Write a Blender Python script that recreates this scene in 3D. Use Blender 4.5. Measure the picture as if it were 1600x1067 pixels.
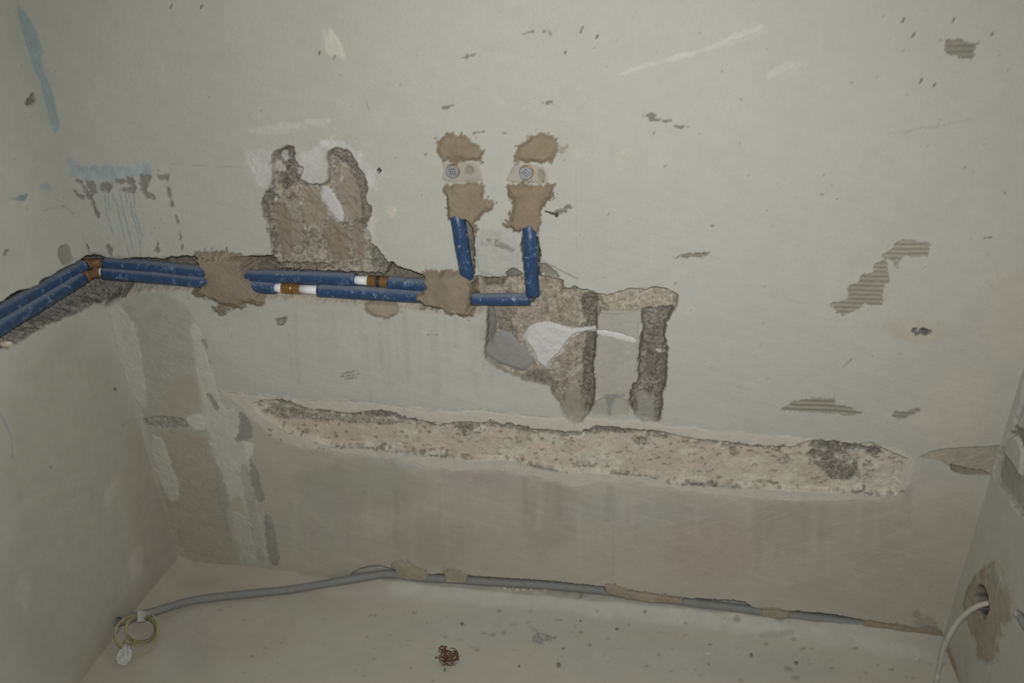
import bpy, bmesh, math, random
import numpy as np
from mathutils import Vector, Matrix

for o in list(bpy.data.objects): bpy.data.objects.remove(o)
scene = bpy.context.scene
COL = scene.collection

# ---------------------------------------------------------------- camera
F, PITCH, YAW, ROLL = 1152.1, 0.4488, -0.1752, -0.0383
CAM = np.array([1.2448, -1.4489, 1.4770])
W = 2.026                                    # inner width of the room
def axes():
    cy, sy, cp, sp = math.cos(YAW), math.sin(YAW), math.cos(PITCH), math.sin(PITCH)
    fwd = np.array([sy*cp, cy*cp, -sp]); right = np.array([cy, -sy, 0.]); up = np.cross(right, fwd)
    c, s = math.cos(ROLL), math.sin(ROLL)
    return c*right + s*up, -s*right + c*up, fwd
AR, AU, AF = axes()
cd = bpy.data.cameras.new('camera'); cd.sensor_width = 36; cd.lens = 36*F/1600; cd.clip_start = .02
co = bpy.data.objects.new('camera', cd); COL.objects.link(co); scene.camera = co
m = Matrix.Identity(4)
for i in range(3):
    m[i][0], m[i][1], m[i][2], m[i][3] = AR[i], AU[i], -AF[i], CAM[i]
co.matrix_world = m

# ---------------------------------------------------------------- world, flash, exposure
wd = bpy.data.worlds.new('world'); scene.world = wd; wd.use_nodes = True
bg = wd.node_tree.nodes['Background']; bg.inputs[0].default_value = (1, 1, .86, 1); bg.inputs[1].default_value = .062
fl = bpy.data.lights.new('camera_flash', 'SPOT'); fl.energy = 67; fl.spot_size = math.radians(128); fl.spot_blend = 1.0
fl.shadow_soft_size = .022; fl.color = (1, .99, .965)
fo = bpy.data.objects.new('camera_flash', fl); COL.objects.link(fo)
fp = CAM + AU*.085 - AF*.02 + AR*.02
aim = AF - AU*.02 + AR*.01
fo.location = fp; fo.rotation_euler = Vector(aim).to_track_quat('-Z', 'Y').to_euler()
vs_ = scene.view_settings; vs_.view_transform = 'Standard'; vs_.look = 'None'; vs_.gamma = 1; vs_.exposure = 0
vs_.use_curve_mapping = False

# ---------------------------------------------------------------- pixel -> place on a real plane
def ray(px, py): return AF + AR*((px-800)/F) - AU*((py-533.5)/F)
def hit(px, py, axis, val):
    r = ray(px, py); t = (val-CAM[axis])/r[axis]; return CAM + r*t
def hitp(px, py, p, n):
    r = ray(px, py); t = np.dot(np.asarray(p)-CAM, n)/np.dot(r, n); return CAM + r*t
def on_back(px, py, h=0): return hit(px, py, 1, -h)
def on_left(px, py, h=0): return hit(px, py, 0, h)
def on_right(px, py, h=0): return hit(px, py, 0, W-h)
def on_floor(px, py, h=0): return hit(px, py, 2, h)
def uv_back(p): q = on_back(*p); return q[0], q[2]
def uv_left(p): q = on_left(*p); return -q[1], q[2]
def uv_right(p): q = on_right(*p); return -q[1], q[2]
def uv_floor(p): q = on_floor(*p); return q[0], -q[1]

# ---------------------------------------------------------------- colours
def lin(c):
    c = np.asarray(c, float)/255; return np.where(c <= .04045, c/12.92, ((c+.055)/1.055)**2.4)
REF = (160, 161, 150); BASE = np.array([.50, .503, .452])
def A(rgb, loc=REF): return np.clip(BASE*lin(rgb)/lin(loc), 0, .9)

# ---------------------------------------------------------------- noise
rng = np.random.default_rng(7); TAB = rng.random((256, 256)).astype(np.float32)
def vn(x, y, s=0):
    x = x + 17.3*s; y = y + 9.7*s + 3.1*s*s % 7
    xi = np.floor(x).astype(np.int32); yi = np.floor(y).astype(np.int32)
    fx = (x-xi).astype(np.float32); fy = (y-yi).astype(np.float32); fx = fx*fx*(3-2*fx); fy = fy*fy*(3-2*fy)
    x0, x1, y0, y1 = xi & 255, (xi+1) & 255, yi & 255, (yi+1) & 255
    a = TAB[x0, y0]; b = TAB[x1, y0]; c = TAB[x0, y1]; d = TAB[x1, y1]
    return (a+(b-a)*fx) + ((c+(d-c)*fx) - (a+(b-a)*fx))*fy
def fbm(x, y, f, s=0, o=3):
    t = 0; a = 1; n = 0
    for k in range(o):
        t = t + a*(vn(x*f, y*f, s+k*5+1)*2-1); n += a; a *= .55; f = f*2.03
    return t/n*1.5
def sst(a, b, x):
    t = np.clip((x-a)/(b-a), 0, 1); return t*t*(3-2*t)

# ---------------------------------------------------------------- a plastered surface: relief + colour over a fine grid
class Surf:
    def __init__(s, us, vs, uv, seed):
        s.us, s.vs, s.uv, s.seed = us.astype(np.float64), vs.astype(np.float64), uv, seed
        s.U, s.V = np.meshgrid(s.us, s.vs, indexing='ij'); n = s.U.shape
        s.H = np.zeros(n); s.C = np.tile(BASE, n+(1,)); s.R = np.full(n, .12); s.I = np.zeros(n, np.int16); s.parts = {}
        s.k = 0
    def win(s, P, mar):
        lo = P.min(0)-mar; hi = P.max(0)+mar
        a, b = np.searchsorted(s.us, [lo[0], hi[0]]); c, d = np.searchsorted(s.vs, [lo[1], hi[1]])
        return slice(a, max(b, a)), slice(c, max(d, c))
    def dist(s, P, w, closed):
        x, y = s.U[w], s.V[w]; best = np.full(x.shape, 1e9); ins = np.zeros(x.shape, bool); n = len(P)
        for i in range(n if closed else n-1):
            ax, ay = P[i]; bx, by = P[(i+1) % n]; ex, ey = bx-ax, by-ay; L = ex*ex+ey*ey+1e-12
            t = np.clip(((x-ax)*ex+(y-ay)*ey)/L, 0, 1)
            best = np.minimum(best, (x-ax-t*ex)**2+(y-ay-t*ey)**2)
            if closed:
                c = ((ay > y) != (by > y)) & (x < ex*(y-ay)/(ey if abs(ey) > 1e-12 else 1e-12)+ax); ins ^= c
        best = np.sqrt(best)
        return np.where(ins, best, -best) if closed else -best
    def reg(s, pts, h=None, edge=.004, warp=.003, wf=70, col=None, cs=.0015, amt=1., var=.06, vf=60, lump=0, lf=45,
            rough=None, part=None, label=None, line=None, ridge=None, px=True, agg=0, thr=None, add=None, fine=.0012, fringe=0, rim=0, mott=(), rnd=2):
        """px polygon (or polyline when line=width) -> relief h, colour, roughness, own part"""
        P = np.array([s.uv(p) for p in pts]) if px else np.array(pts, float)
        if line is None:
            for _ in range(rnd): Qn = np.roll(P, -1, 0); P = np.stack([P*.78+Qn*.22, P*.22+Qn*.78], 1).reshape(-1, 2)   # rounded outline
        s.k += 1; sd0 = s.seed*31+s.k*3
        w = s.win(P, max(cs*2, .02)+warp*2+(line or 0)); x, y = s.U[w], s.V[w]
        if x.size == 0: return
        d = s.dist(P, w, line is None)
        if line: d = d+line
        if warp: d = d+warp*fbm(x, y, wf, sd0, 4)
        dh = d
        if fine and not line: d = d+fine*fbm(x, y, 210, sd0+11, 2)
        if thr is not None:                                   # broken up by coarse grain
            d = d - np.clip(thr+fbm(x, y, 110, sd0+2, 2), 0, 2)*.01; dh = d
        if h is not None:
            mk = sst(0, edge, dh)
            y2 = y+1.3*(s.H[w]+(h-s.H[w])*mk)
            tgt = h + (lump*fbm(x, y2, lf, sd0+1, 4) if lump else 0)
            if ridge: tgt = tgt + ridge[0]*np.sin((y+.0015*fbm(x, y, 20, sd0, 2))*2*np.pi/ridge[1])
            s.H[w] = s.H[w]+(tgt-s.H[w])*mk
        if add is not None: s.H[w] += add*sst(0, edge, d)*(1+.5*fbm(x, y, lf, sd0+1, 3))
        y0 = y
        if col is not None:
            y = y+1.3*s.H[w]
            mk = sst(-cs, cs, d)
            if fringe: mk = np.maximum(mk, sst(.0, .12, fbm(x, y0, 170, sd0+13, 2)-.30+d/fringe)*(d > -fringe))
            mk = mk*amt
            cc = np.asarray(col)[None, None, :]*(1+var*fbm(x, y, vf, sd0+4, 4))[..., None]
            if ridge: cc = cc*(1+.16*np.sin((y+.0015*fbm(x, y, 20, sd0, 2))*2*np.pi/ridge[1]))[..., None]
            for j, (c2, f2, t2, a2) in enumerate(mott):
                mm = sst(t2, t2+.35, fbm(x, y, f2, sd0+17+j*3, 4))[..., None]*a2; cc = cc+(np.asarray(c2)[None, None, :]*(1+var*fbm(x, y, 90, sd0+j, 3))[..., None]-cc)*mm
            if rim: cc = cc*(1-rim*(1-sst(0, .009, d+.004*fbm(x, y, 60, sd0+9, 3))))[..., None]
            if agg:
                if rough and rough >= .8: agg = agg*.4
                n1 = fbm(x, y, 240, sd0+6, 2); n2 = fbm(x, y, 130, sd0+8, 3)
                cc = cc*(1+agg*.45*n2)[..., None]
                cc = cc*np.where(n1 > .52, 1+.75*agg, np.where(n1 < -.55, 1-.45*agg, 1))[..., None]
            s.C[w] = s.C[w]+(np.clip(cc, .01, .85)-s.C[w])*mk[..., None]
        y = y0
        if rough is not None: s.R[w] = s.R[w]+(rough-s.R[w])*sst(0, .003, d)
        if part:
            i = len(s.parts)+1; s.parts[i] = (part, label); I = s.I[w]; I[d > 0] = i
    def build(s, name, place, mat, flip):
        nu, nv = s.U.shape
        co_ = place(s.U, s.V, s.H).reshape(-1, 3)
        g = co_.reshape(nu, nv, 3); du = np.gradient(g, axis=0); dv = np.gradient(g, axis=1)
        nr = np.cross(du, dv); nr /= np.linalg.norm(nr, axis=2, keepdims=True)+1e-12
        if flip: nr = -nr
        nr = nr.reshape(-1, 3)
        idx = np.arange(nu*nv).reshape(nu, nv)
        q = np.stack([idx[:-1, :-1], idx[1:, :-1], idx[1:, 1:], idx[:-1, 1:]], -1).reshape(-1, 4)
        if flip: q = q[:, ::-1]
        fid = s.I[:-1, :-1].reshape(-1); colr = s.C.reshape(-1, 3); rg = s.R.reshape(-1); root = None
        for i in [0]+list(s.parts):
            f = q[fid == i]
            if len(f) == 0: continue
            u, inv = np.unique(f, return_inverse=True); f2 = inv.reshape(-1)
            nm = name if i == 0 else s.parts[i][0]
            me = bpy.data.meshes.new(nm); me.vertices.add(len(u)); me.vertices.foreach_set('co', co_[u].astype(np.float32).ravel())
            me.loops.add(len(f2)); me.loops.foreach_set('vertex_index', f2.astype(np.int32))
            nf = len(f); me.polygons.add(nf); me.polygons.foreach_set('loop_start', np.arange(0, nf*4, 4, dtype=np.int32))
            me.update(calc_edges=True)
            me.polygons.foreach_set('use_smooth', np.ones(nf, bool))
            a = me.attributes.new('tint', 'FLOAT_COLOR', 'POINT'); a.data.foreach_set('color', np.c_[colr[u], np.ones(len(u))].astype(np.float32).ravel())
            b = me.attributes.new('grit', 'FLOAT', 'POINT'); b.data.foreach_set('value', rg[u].astype(np.float32))
            me.normals_split_custom_set_from_vertices(nr[u].astype(np.float32))
            me.materials.append(mat); ob = bpy.data.objects.new(nm, me); COL.objects.link(ob)
            if i == 0: ob['kind'] = 'structure'; root = ob
            else:
                ob.parent = root
                if s.parts[i][1]: ob['label'] = s.parts[i][1]
        return root

# ---------------------------------------------------------------- materials
def nodes(name):
    mt = bpy.data.materials.new(name); mt.use_nodes = True; nt = mt.node_tree
    return mt, nt, nt.nodes['Principled BSDF']
def N(nt, t, **kw):
    n = nt.nodes.new(t)
    for k, v in kw.items():
        if k in n.inputs: n.inputs[k].default_value = v
        else: setattr(n, k, v)
    return n
def plaster_mat():
    mt, nt, b = nodes('weathered_plaster'); L = nt.links.new
    at = N(nt, 'ShaderNodeAttribute', attribute_name='tint'); gr = N(nt, 'ShaderNodeAttribute', attribute_name='grit')
    tc = N(nt, 'ShaderNodeTexCoord')
    n1 = N(nt, 'ShaderNodeTexNoise', Scale=420., Detail=4., Roughness=.65); L(tc.outputs['Object'], n1.inputs['Vector'])
    n2 = N(nt, 'ShaderNodeTexNoise', Scale=26., Detail=5., Roughness=.6); L(tc.outputs['Object'], n2.inputs['Vector'])
    r1 = N(nt, 'ShaderNodeMapRange'); r1.inputs[1].default_value = .25; r1.inputs[2].default_value = .75; r1.inputs[3].default_value = -1; r1.inputs[4].default_value = 1
    L(n1.outputs[0], r1.inputs[0])
    g1 = N(nt, 'ShaderNodeMath', operation='MULTIPLY_ADD'); g1.inputs[1].default_value = .42; g1.inputs[2].default_value = .02; L(gr.outputs['Fac'], g1.inputs[0])
    m1 = N(nt, 'ShaderNodeMath', operation='MULTIPLY'); L(r1.outputs[0], m1.inputs[0]); L(g1.outputs[0], m1.inputs[1])
    m2 = N(nt, 'ShaderNodeMath', operation='MULTIPLY_ADD'); m2.inputs[1].default_value = .16; m2.inputs[2].default_value = .92; L(n2.outputs[0], m2.inputs[0])
    ad = N(nt, 'ShaderNodeMath', operation='ADD'); L(m1.outputs[0], ad.inputs[0]); L(m2.outputs[0], ad.inputs[1])
    # gravel grains where the coat is hacked away
    vo = N(nt, 'ShaderNodeTexVoronoi', Scale=210.); L(tc.outputs['Object'], vo.inputs['Vector']); sv = N(nt, 'ShaderNodeSeparateColor'); L(vo.outputs['Color'], sv.inputs[0])
    v2 = N(nt, 'ShaderNodeTexVoronoi', Scale=95.); L(tc.outputs['Object'], v2.inputs['Vector']); sv2 = N(nt, 'ShaderNodeSeparateColor'); L(v2.outputs['Color'], sv2.inputs[0])
    vm = N(nt, 'ShaderNodeMath', operation='MULTIPLY_ADD'); L(sv2.outputs[0], vm.inputs[0]); vm.inputs[1].default_value = .45; L(sv.outputs[0], vm.inputs[2])
    vr = N(nt, 'ShaderNodeMapRange'); vr.inputs[1].default_value = .1; vr.inputs[2].default_value = 1.35; vr.inputs[3].default_value = -.42; vr.inputs[4].default_value = .5; L(vm.outputs[0], vr.inputs[0])
    gm = N(nt, 'ShaderNodeMapRange'); gm.inputs[1].default_value = .45; gm.inputs[2].default_value = 1.; L(gr.outputs['Fac'], gm.inputs[0])
    vg = N(nt, 'ShaderNodeMath', operation='MULTIPLY_ADD'); L(vr.outputs[0], vg.inputs[0]); L(gm.outputs[0], vg.inputs[1]); L(ad.outputs[0], vg.inputs[2]); ad = vg
    mx = N(nt, 'ShaderNodeVectorMath', operation='SCALE'); L(at.outputs['Color'], mx.inputs[0]); L(ad.outputs[0], mx.inputs['Scale'])
    L(mx.outputs[0], b.inputs['Base Color']); b.inputs['Roughness'].default_value = .82; b.inputs['Specular IOR Level'].default_value = .3
    bp = N(nt, 'ShaderNodeBump', Distance=.0016); L(n1.outputs[0], bp.inputs['Height']); L(gr.outputs['Fac'], bp.inputs['Strength']); L(bp.outputs[0], b.inputs['Normal'])
    return mt
PL = plaster_mat()
def simple(name, rgb, rough=.5, metal=0., ns=120., nv=.15, bump=0., dist=.001, loc=REF, stretch=None):
    mt, nt, b = nodes(name); L = nt.links.new; c = A(rgb, loc)
    tc = N(nt, 'ShaderNodeTexCoord'); n1 = N(nt, 'ShaderNodeTexNoise', Scale=ns, Detail=4.); L(tc.outputs['Object'], n1.inputs['Vector'])
    mx = N(nt, 'ShaderNodeMix', data_type='RGBA'); L(n1.outputs[0], mx.inputs[0])
    mx.inputs[6].default_value = (*np.clip(c*(1-nv), 0, 1), 1); mx.inputs[7].default_value = (*np.clip(c*(1+nv), 0, 1), 1)
    L(mx.outputs[2], b.inputs['Base Color']); b.inputs['Roughness'].default_value = rough; b.inputs['Metallic'].default_value = metal
    if bump:
        bp = N(nt, 'ShaderNodeBump', Strength=bump, Distance=dist); L(n1.outputs[0], bp.inputs['Height']); L(bp.outputs[0], b.inputs['Normal'])
    return mt
def sleeve_mat():
    mt, nt, b = nodes('blue_foam_sleeve'); L = nt.links.new
    tc = N(nt, 'ShaderNodeTexCoord')
    n1 = N(nt, 'ShaderNodeTexNoise', Scale=38., Detail=5., Distortion=1.2); L(tc.outputs['Object'], n1.inputs['Vector'])
    n2 = N(nt, 'ShaderNodeTexNoise', Scale=150., Detail=3., Distortion=2.); L(tc.outputs['Object'], n2.inputs['Vector'])
    base = N(nt, 'ShaderNodeMix', data_type='RGBA'); L(n1.outputs[0], base.inputs[0])
    base.inputs[6].default_value = (*A((32, 52, 78)), 1); base.inputs[7].default_value = (*A((50, 76, 108)), 1)
    # plaster splashes
    mu = N(nt, 'ShaderNodeMath', operation='MULTIPLY'); L(n1.outputs[0], mu.inputs[0]); L(n2.outputs[0], mu.inputs[1])
    rp = N(nt, 'ShaderNodeMapRange'); rp.inputs[1].default_value = .325; rp.inputs[2].default_value = .40; L(mu.outputs[0], rp.inputs[0])
    sp = N(nt, 'ShaderNodeMix', data_type='RGBA'); L(rp.outputs[0], sp.inputs[0]); L(base.outputs[2], sp.inputs[6]); sp.inputs[7].default_value = (*A((128, 142, 158)), 1)
    # dust lying on the upward side
    ge = N(nt, 'ShaderNodeNewGeometry'); se = N(nt, 'ShaderNodeSeparateXYZ'); L(ge.outputs['Normal'], se.inputs[0])
    du = N(nt, 'ShaderNodeMapRange'); du.inputs[1].default_value = .45; du.inputs[2].default_value = .98; du.inputs[4].default_value = .95; L(se.outputs[2], du.inputs[0])
    dm = N(nt, 'ShaderNodeMix', data_type='RGBA'); L(du.outputs[0], dm.inputs[0]); L(sp.outputs[2], dm.inputs[6]); dm.inputs[7].default_value = (*A((112, 120, 127)), 1)
    L(dm.outputs[2], b.inputs['Base Color']); b.inputs['Roughness'].default_value = .38
    bp = N(nt, 'ShaderNodeBump', Strength=.8, Distance=.004); L(n1.outputs[0], bp.inputs['Height']); L(bp.outputs[0], b.inputs['Normal'])
    return mt
def stripe_wire_mat():
    mt, nt, b = nodes('green_yellow_insulation'); L = nt.links.new
    uv = N(nt, 'ShaderNodeAttribute', attribute_name='ring'); r = N(nt, 'ShaderNodeMapRange'); r.inputs[1].default_value = .45; r.inputs[2].default_value = .55
    L(uv.outputs['Fac'], r.inputs[0]); mx = N(nt, 'ShaderNodeMix', data_type='RGBA'); L(r.outputs[0], mx.inputs[0])
    mx.inputs[6].default_value = (*A((140, 132, 92), (150, 148, 138)), 1); mx.inputs[7].default_value = (*A((84, 92, 62), (150, 148, 138)), 1)
    L(mx.outputs[2], b.inputs['Base Color']); b.inputs['Roughness'].default_value = .5
    return mt
M_SL = sleeve_mat(); M_WH = simple('white_plastic_pipe', (205, 208, 206), .4, ns=60, nv=.06)
M_BR = simple('tarnished_brass', (150, 118, 70), .32, .65, ns=90, nv=.35, bump=.2)
M_BR2 = simple('dull_brown_brass', (118, 90, 64), .55, .2, ns=70, nv=.35, bump=.3)
M_CH = simple('zinc_plated_steel', (150, 153, 155), .4, .5, ns=200, nv=.1)
M_BK = simple('black_rubber', (40, 42, 48), .6)
M_CD = simple('grey_corrugated_plastic', (112, 111, 107), .5, ns=60, nv=.16, loc=(150, 148, 138))
M_CB = simple('dusty_white_cable', (150, 146, 132), .6, ns=80, nv=.08, loc=(150, 148, 136))
M_TP = simple('white_tape', (156, 157, 148), .5, ns=150, nv=.15, bump=.4, loc=(150, 148, 136))
M_RU = simple('rusty_steel', (84, 56, 34), .8, .1, ns=300, nv=.5, loc=(150, 148, 136))
M_NL = simple('grey_steel_nail', (96, 94, 88), .45, .6)
M_CR = simple('plaster_crumb', (168, 166, 152), .9, ns=300, nv=.25, bump=.5)
M_CRD = simple('dark_grit', (98, 94, 82), .9, ns=300, nv=.3, bump=.5, loc=(150, 148, 136))
M_WIRE = stripe_wire_mat()

# ================================================================= BACK WALL
def cat(*a): return np.unique(np.round(np.concatenate(a), 5))
B = Surf(cat(np.arange(-.085, 1.50, .002), np.arange(1.50, W+.03, .0024)),
         cat(np.arange(-.03, 1.10, .002), np.arange(1.10, 1.53, .0027), np.linspace(1.56, 2.5, 24)), uv_back, 1)
U, V = B.U, B.V
# broad unevenness of the render coat, trowel sweeps
B.H += .0022*fbm(U, V, 3.2, 11, 3)+.0007*fbm(U, V, 14, 12, 3)
ang = U*.25+V
B.H += .00028*fbm(U*.12, ang*1.0, 70, 14, 3)
B.C *= (1+.035*fbm(U, V, 2.5, 15, 4))[..., None]*np.array([1, 1, 1])
t = fbm(U, V, 1.7, 16, 3)[..., None]; B.C *= 1+t*np.array([.012, .004, -.02])
def L_(y): return {'a': (160, 161, 150)}.get(y)
LOW = (120, 116, 103)
# lower zone (below the long groove): browner, damp-stained coat
lowpoly = [(250, 640), (400, 665), (520, 705), (700, 735), (900, 755), (1050, 765), (1400, 790), (1560, 745), (1500, 1040), (250, 930)]
B.reg(lowpoly, col=A((116, 109, 93), LOW), cs=.02, warp=.02, wf=14, amt=.9, var=.05, vf=12)
for (cx, cy, rx, ry, c, a) in [(760, 740, 70, 28, (112, 98, 92), .6), (860, 800, 40, 70, (104, 96, 84), .5), (1110, 850, 70, 60, (114, 98, 84), .5),
        (560, 760, 110, 40, (102, 98, 84), .5), (1360, 830, 60, 60, (112, 100, 88), .5), (680, 850, 70, 40, (106, 98, 84), .5),
        (1500, 640, 60, 70, (130, 119, 103), .5), (1575, 500, 40, 90, (130, 118, 103), .4), (1440, 770, 90, 25, (126, 113, 98), .5), (1440, 640, 60, 40, (128, 120, 106), .4),
        (1000, 800, 120, 25, (110, 107, 98), .5), (500, 820, 80, 50, (110, 106, 92), .5), (1230, 820, 70, 40, (104, 98, 84), .5)]:
    B.reg([(cx+rx*math.cos(k*.5236), cy+ry*math.sin(k*.5236)) for k in range(12)], col=A(c, LOW), cs=.03, warp=.02, wf=18, amt=a, var=.05)
# vertical damp streaks
rs = random.Random(5)
for k in range(46):
    x = rs.uniform(440, 1440); y = rs.uniform(740, 800); l = rs.uniform(40, 110)
    B.reg([(x, y), (x-.02*l+rs.uniform(-3, 3), y+l)], line=rs.uniform(.003, .009), cs=.007, warp=.004, wf=40,
          col=A(rs.choice([(102, 95, 82), (122, 114, 100), (112, 98, 88)]), LOW), amt=rs.uniform(.25, .5))
for k in range(40):
    x = rs.uniform(430, 800); y = rs.uniform(490, 530); l = rs.uniform(40, 110)
    B.reg([(x, y), (x+.06*l, y+l)], line=rs.uniform(.002, .007), cs=.006, warp=.003, wf=40, col=A(rs.choice([(122, 118, 104), (128, 122, 106)]), (140, 140, 128)), amt=rs.uniform(.2, .5))
B.reg([(440, 500), (745, 505), (770, 580), (860, 610), (880, 640), (700, 630), (400, 605), (345, 560), (330, 500)], col=A((169, 168, 158), REF), cs=.02, warp=.01, amt=.45, var=.03)
# brushed arcs of the filler knife
for k in range(26):
    x0 = rs.uniform(900, 1420); y0 = rs.uniform(780, 900); l = rs.uniform(60, 170); c = rs.uniform(-30, 30)
    B.reg([(x0, y0+c*.2), (x0+l*.33, y0-14), (x0+l*.66, y0-22+c*.2), (x0+l, y0-18+c)], line=.0009, cs=.0012, warp=.0004, col=A((120, 116, 105), (112, 108, 95)), amt=.28)
# pale lip above and below the groove
B.reg([(330, 610), (400, 616), (480, 625), (570, 626), (668, 641), (751, 640), (797, 646), (870, 652), (1000, 656), (1100, 672), (1250, 682), (1400, 697), (1430, 716), (1420, 780), (1300, 785), (1180, 782),
       (1060, 768), (960, 752), (900, 765), (840, 748), (760, 735), (700, 738), (640, 722), (560, 712), (480, 704), (430, 690), (400, 665), (380, 640)],
      col=A((140, 134, 119), (130, 128, 115)), cs=.005, warp=.006, wf=40, amt=.85, var=.04, add=.0012, edge=.006)
B.reg([(330, 611), (400, 617), (480, 626), (569, 626), (668, 641), (751, 639), (797, 646), (860, 652)], line=.0006, cs=.0008, warp=.0006, col=A((104, 102, 92), (140, 140, 128)), amt=.7)
# -- lower left corner strips
Q = (125, 122, 108)
B.reg([(170, 440), (300, 470), (312, 560), (316, 640), (372, 860), (378, 895), (288, 890), (235, 690)], col=A((116, 114, 98), Q), cs=.006, warp=.004)
B.reg([(215, 480), (290, 480), (304, 545), (306, 592), (272, 592), (250, 640), (232, 634)], col=A((115, 113, 98), Q), cs=.005, warp=.003, part='smoothed_filler')
B.reg([(274, 588), (307, 588), (312, 648), (238, 648)], col=A((120, 110, 95), Q), cs=.012, warp=.006, amt=.7)
B.reg([(234, 672), (320, 676), (330, 715), (367, 857), (372, 888), (292, 885), (258, 790)], col=A((116, 107, 91), Q), cs=.012, warp=.008, amt=.9, part='damp_render')
B.reg([(330, 716), (346, 716), (360, 790), (352, 800), (366, 856), (350, 830)], col=A((104, 102, 90), Q), cs=.006, warp=.003, amt=.7)
B.reg([(165, 468), (205, 490), (221, 557), (232, 632), (221, 640), (202, 610), (180, 540)], col=A((130, 127, 112), Q), cs=.005, warp=.005, amt=.8, add=.001, part='trowelled_strip')
B.reg([(232, 679), (255, 681), (270, 730), (281, 760), (279, 784), (262, 782), (244, 737)], col=A((132, 129, 114), Q), cs=.005, warp=.005, amt=.8, add=.0014, part='trowelled_strip')
B.reg([(292, 500), (311, 510), (334, 595), (348, 640), (372, 640), (392, 720), (404, 800), (420, 890), (403, 890), (386, 805), (372, 770), (360, 788), (349, 745), (334, 713), (322, 670), (311, 614)],
      col=A((132, 129, 114), Q), cs=.005, warp=.005, amt=.8, add=.001, part='trowelled_strip')
B.reg([(356, 797), (386, 805), (403, 887), (380, 884)], col=A((124, 121, 106), Q), cs=.005, warp=.005, amt=.8, add=.001, part='trowelled_strip')
B.reg([(372, 720), (392, 730), (420, 888), (404, 888), (388, 800)], col=A((118, 114, 101), Q), cs=.004, warp=.003)
B.reg([(220, 650), (285, 650), (301, 671), (228, 667)], col=A((104, 101, 88), Q), h=-.0015, lump=.0012, lf=120, warp=.0015, rough=.6, agg=.3, part='exposed_grey_plaster')
B.reg([(287, 649), (334, 643), (324, 672), (303, 672)], col=A((134, 131, 117), Q), warp=.002, part='white_filler_smear')
for p in ([(374, 640), (384, 648), (394, 662), (394, 688), (365, 692), (374, 672)], [(388, 711), (401, 730), (416, 782), (401, 784), (390, 745)], [(411, 798), (427, 812), (439, 887), (420, 884)],
          [(316, 524), (327, 548), (319, 545)], [(324, 555), (331, 570), (327, 570)], [(322, 610), (341, 629), (343, 641), (330, 632)]):
    B.reg(p, col=A((102, 100, 88), Q), h=-.0012, warp=.005, fringe=.006, cs=.0015, rough=.5, part='exposed_grey_plaster')
B.reg([(378, 690), (396, 690), (398, 705), (385, 722), (384, 706)], col=A((138, 135, 121), Q), warp=.004)

# -- upper left: blue primer, drips, scraped grey
T = (128, 129, 118)
B.reg([(24, 8), (40, 16), (52, 35), (62, 60), (68, 95), (69, 118), (78, 135), (93, 195), (90, 206), (82, 205), (68, 165), (60, 125), (47, 98), (36, 65), (28, 40)], col=A((92, 102, 100), (112, 112, 103)), cs=.003, warp=.004, wf=50, amt=.85, var=.1, part='blue_primer_smear')
B.reg([(107, 248), (117, 248), (127, 260), (164, 259), (199, 259), (220, 253), (238, 256), (238, 272), (212, 276), (180, 278), (176, 300), (156, 302), (152, 286), (121, 281), (112, 275)], col=A((114, 123, 122), T), cs=.004, warp=.006, wf=80, amt=.8, var=.2, fine=.003, fringe=.015, part='blue_primer_smear')
B.reg([(113, 300), (150, 285), (230, 300), (240, 395), (150, 395)], col=A((128, 130, 120), T), cs=.02, warp=.01, amt=.7)
for p in ([(114, 281), (126, 278), (132, 289), (140, 300), (150, 318), (156, 340), (152, 342), (141, 316), (133, 306), (134, 300), (128, 287), (117, 285)],
          [(115, 293), (121, 304), (133, 304), (133, 310), (120, 311)], [(133, 281), (150, 284), (152, 305), (145, 307), (137, 297)], [(156, 284), (176, 286), (175, 300), (160, 301)],
          [(180, 278), (194, 278), (194, 287), (181, 287)], [(197, 276), (210, 276), (216, 303), (186, 298), (188, 294), (204, 294), (197, 286)],
          [(216, 272), (236, 271), (235, 284), (227, 300), (242, 306), (243, 311), (231, 309), (221, 298), (218, 284)], [(239, 272), (253, 273), (263, 271), (264, 280), (254, 282), (248, 278)],
          [(260, 283), (265, 290), (273, 322), (268, 324), (262, 303)], [(274, 335), (276, 336), (278, 350), (275, 349)], [(280, 361), (282, 362), (284, 375), (281, 374)], [(284, 380), (287, 381), (286, 391), (283, 390)],
          [(114, 327), (121, 338), (130, 369), (142, 397), (130, 397), (121, 357)], [(164, 380), (174, 384), (177, 398), (168, 398)], [(244, 378), (250, 380), (250, 394), (242, 394)]):
    B.reg(p, col=A((92, 92, 84), T), h=-.0012, warp=.004, wf=140, cs=.0015, rough=.5, amt=.9, agg=.25, var=.12, part='scraped_grey_plaster', rnd=1, fine=.002)
for p in ([(188, 302), (194, 332), (203, 370), (210, 399)], [(210, 302), (211, 332), (222, 369)], [(202, 303), (208, 338), (218, 373), (220, 399)], [(169, 302), (171, 330)], [(164, 303), (167, 335), (176, 364)],
          [(181, 310), (192, 361), (202, 399)], [(176, 301), (178, 312)], [(196, 300), (199, 318)]):
    B.reg(p, line=.0013, cs=.0012, warp=.0008, col=A((100, 110, 114), T), amt=.9, part='blue_paint_drip')
for p in ([(265, 256), (300, 258), (372, 261)], [(190, 322), (232, 322)], [(150, 336), (214, 337)]):
    B.reg(p, line=.0005, cs=.0008, warp=.0003, col=A((104, 102, 94), (134, 134, 124)), amt=.6)

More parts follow.
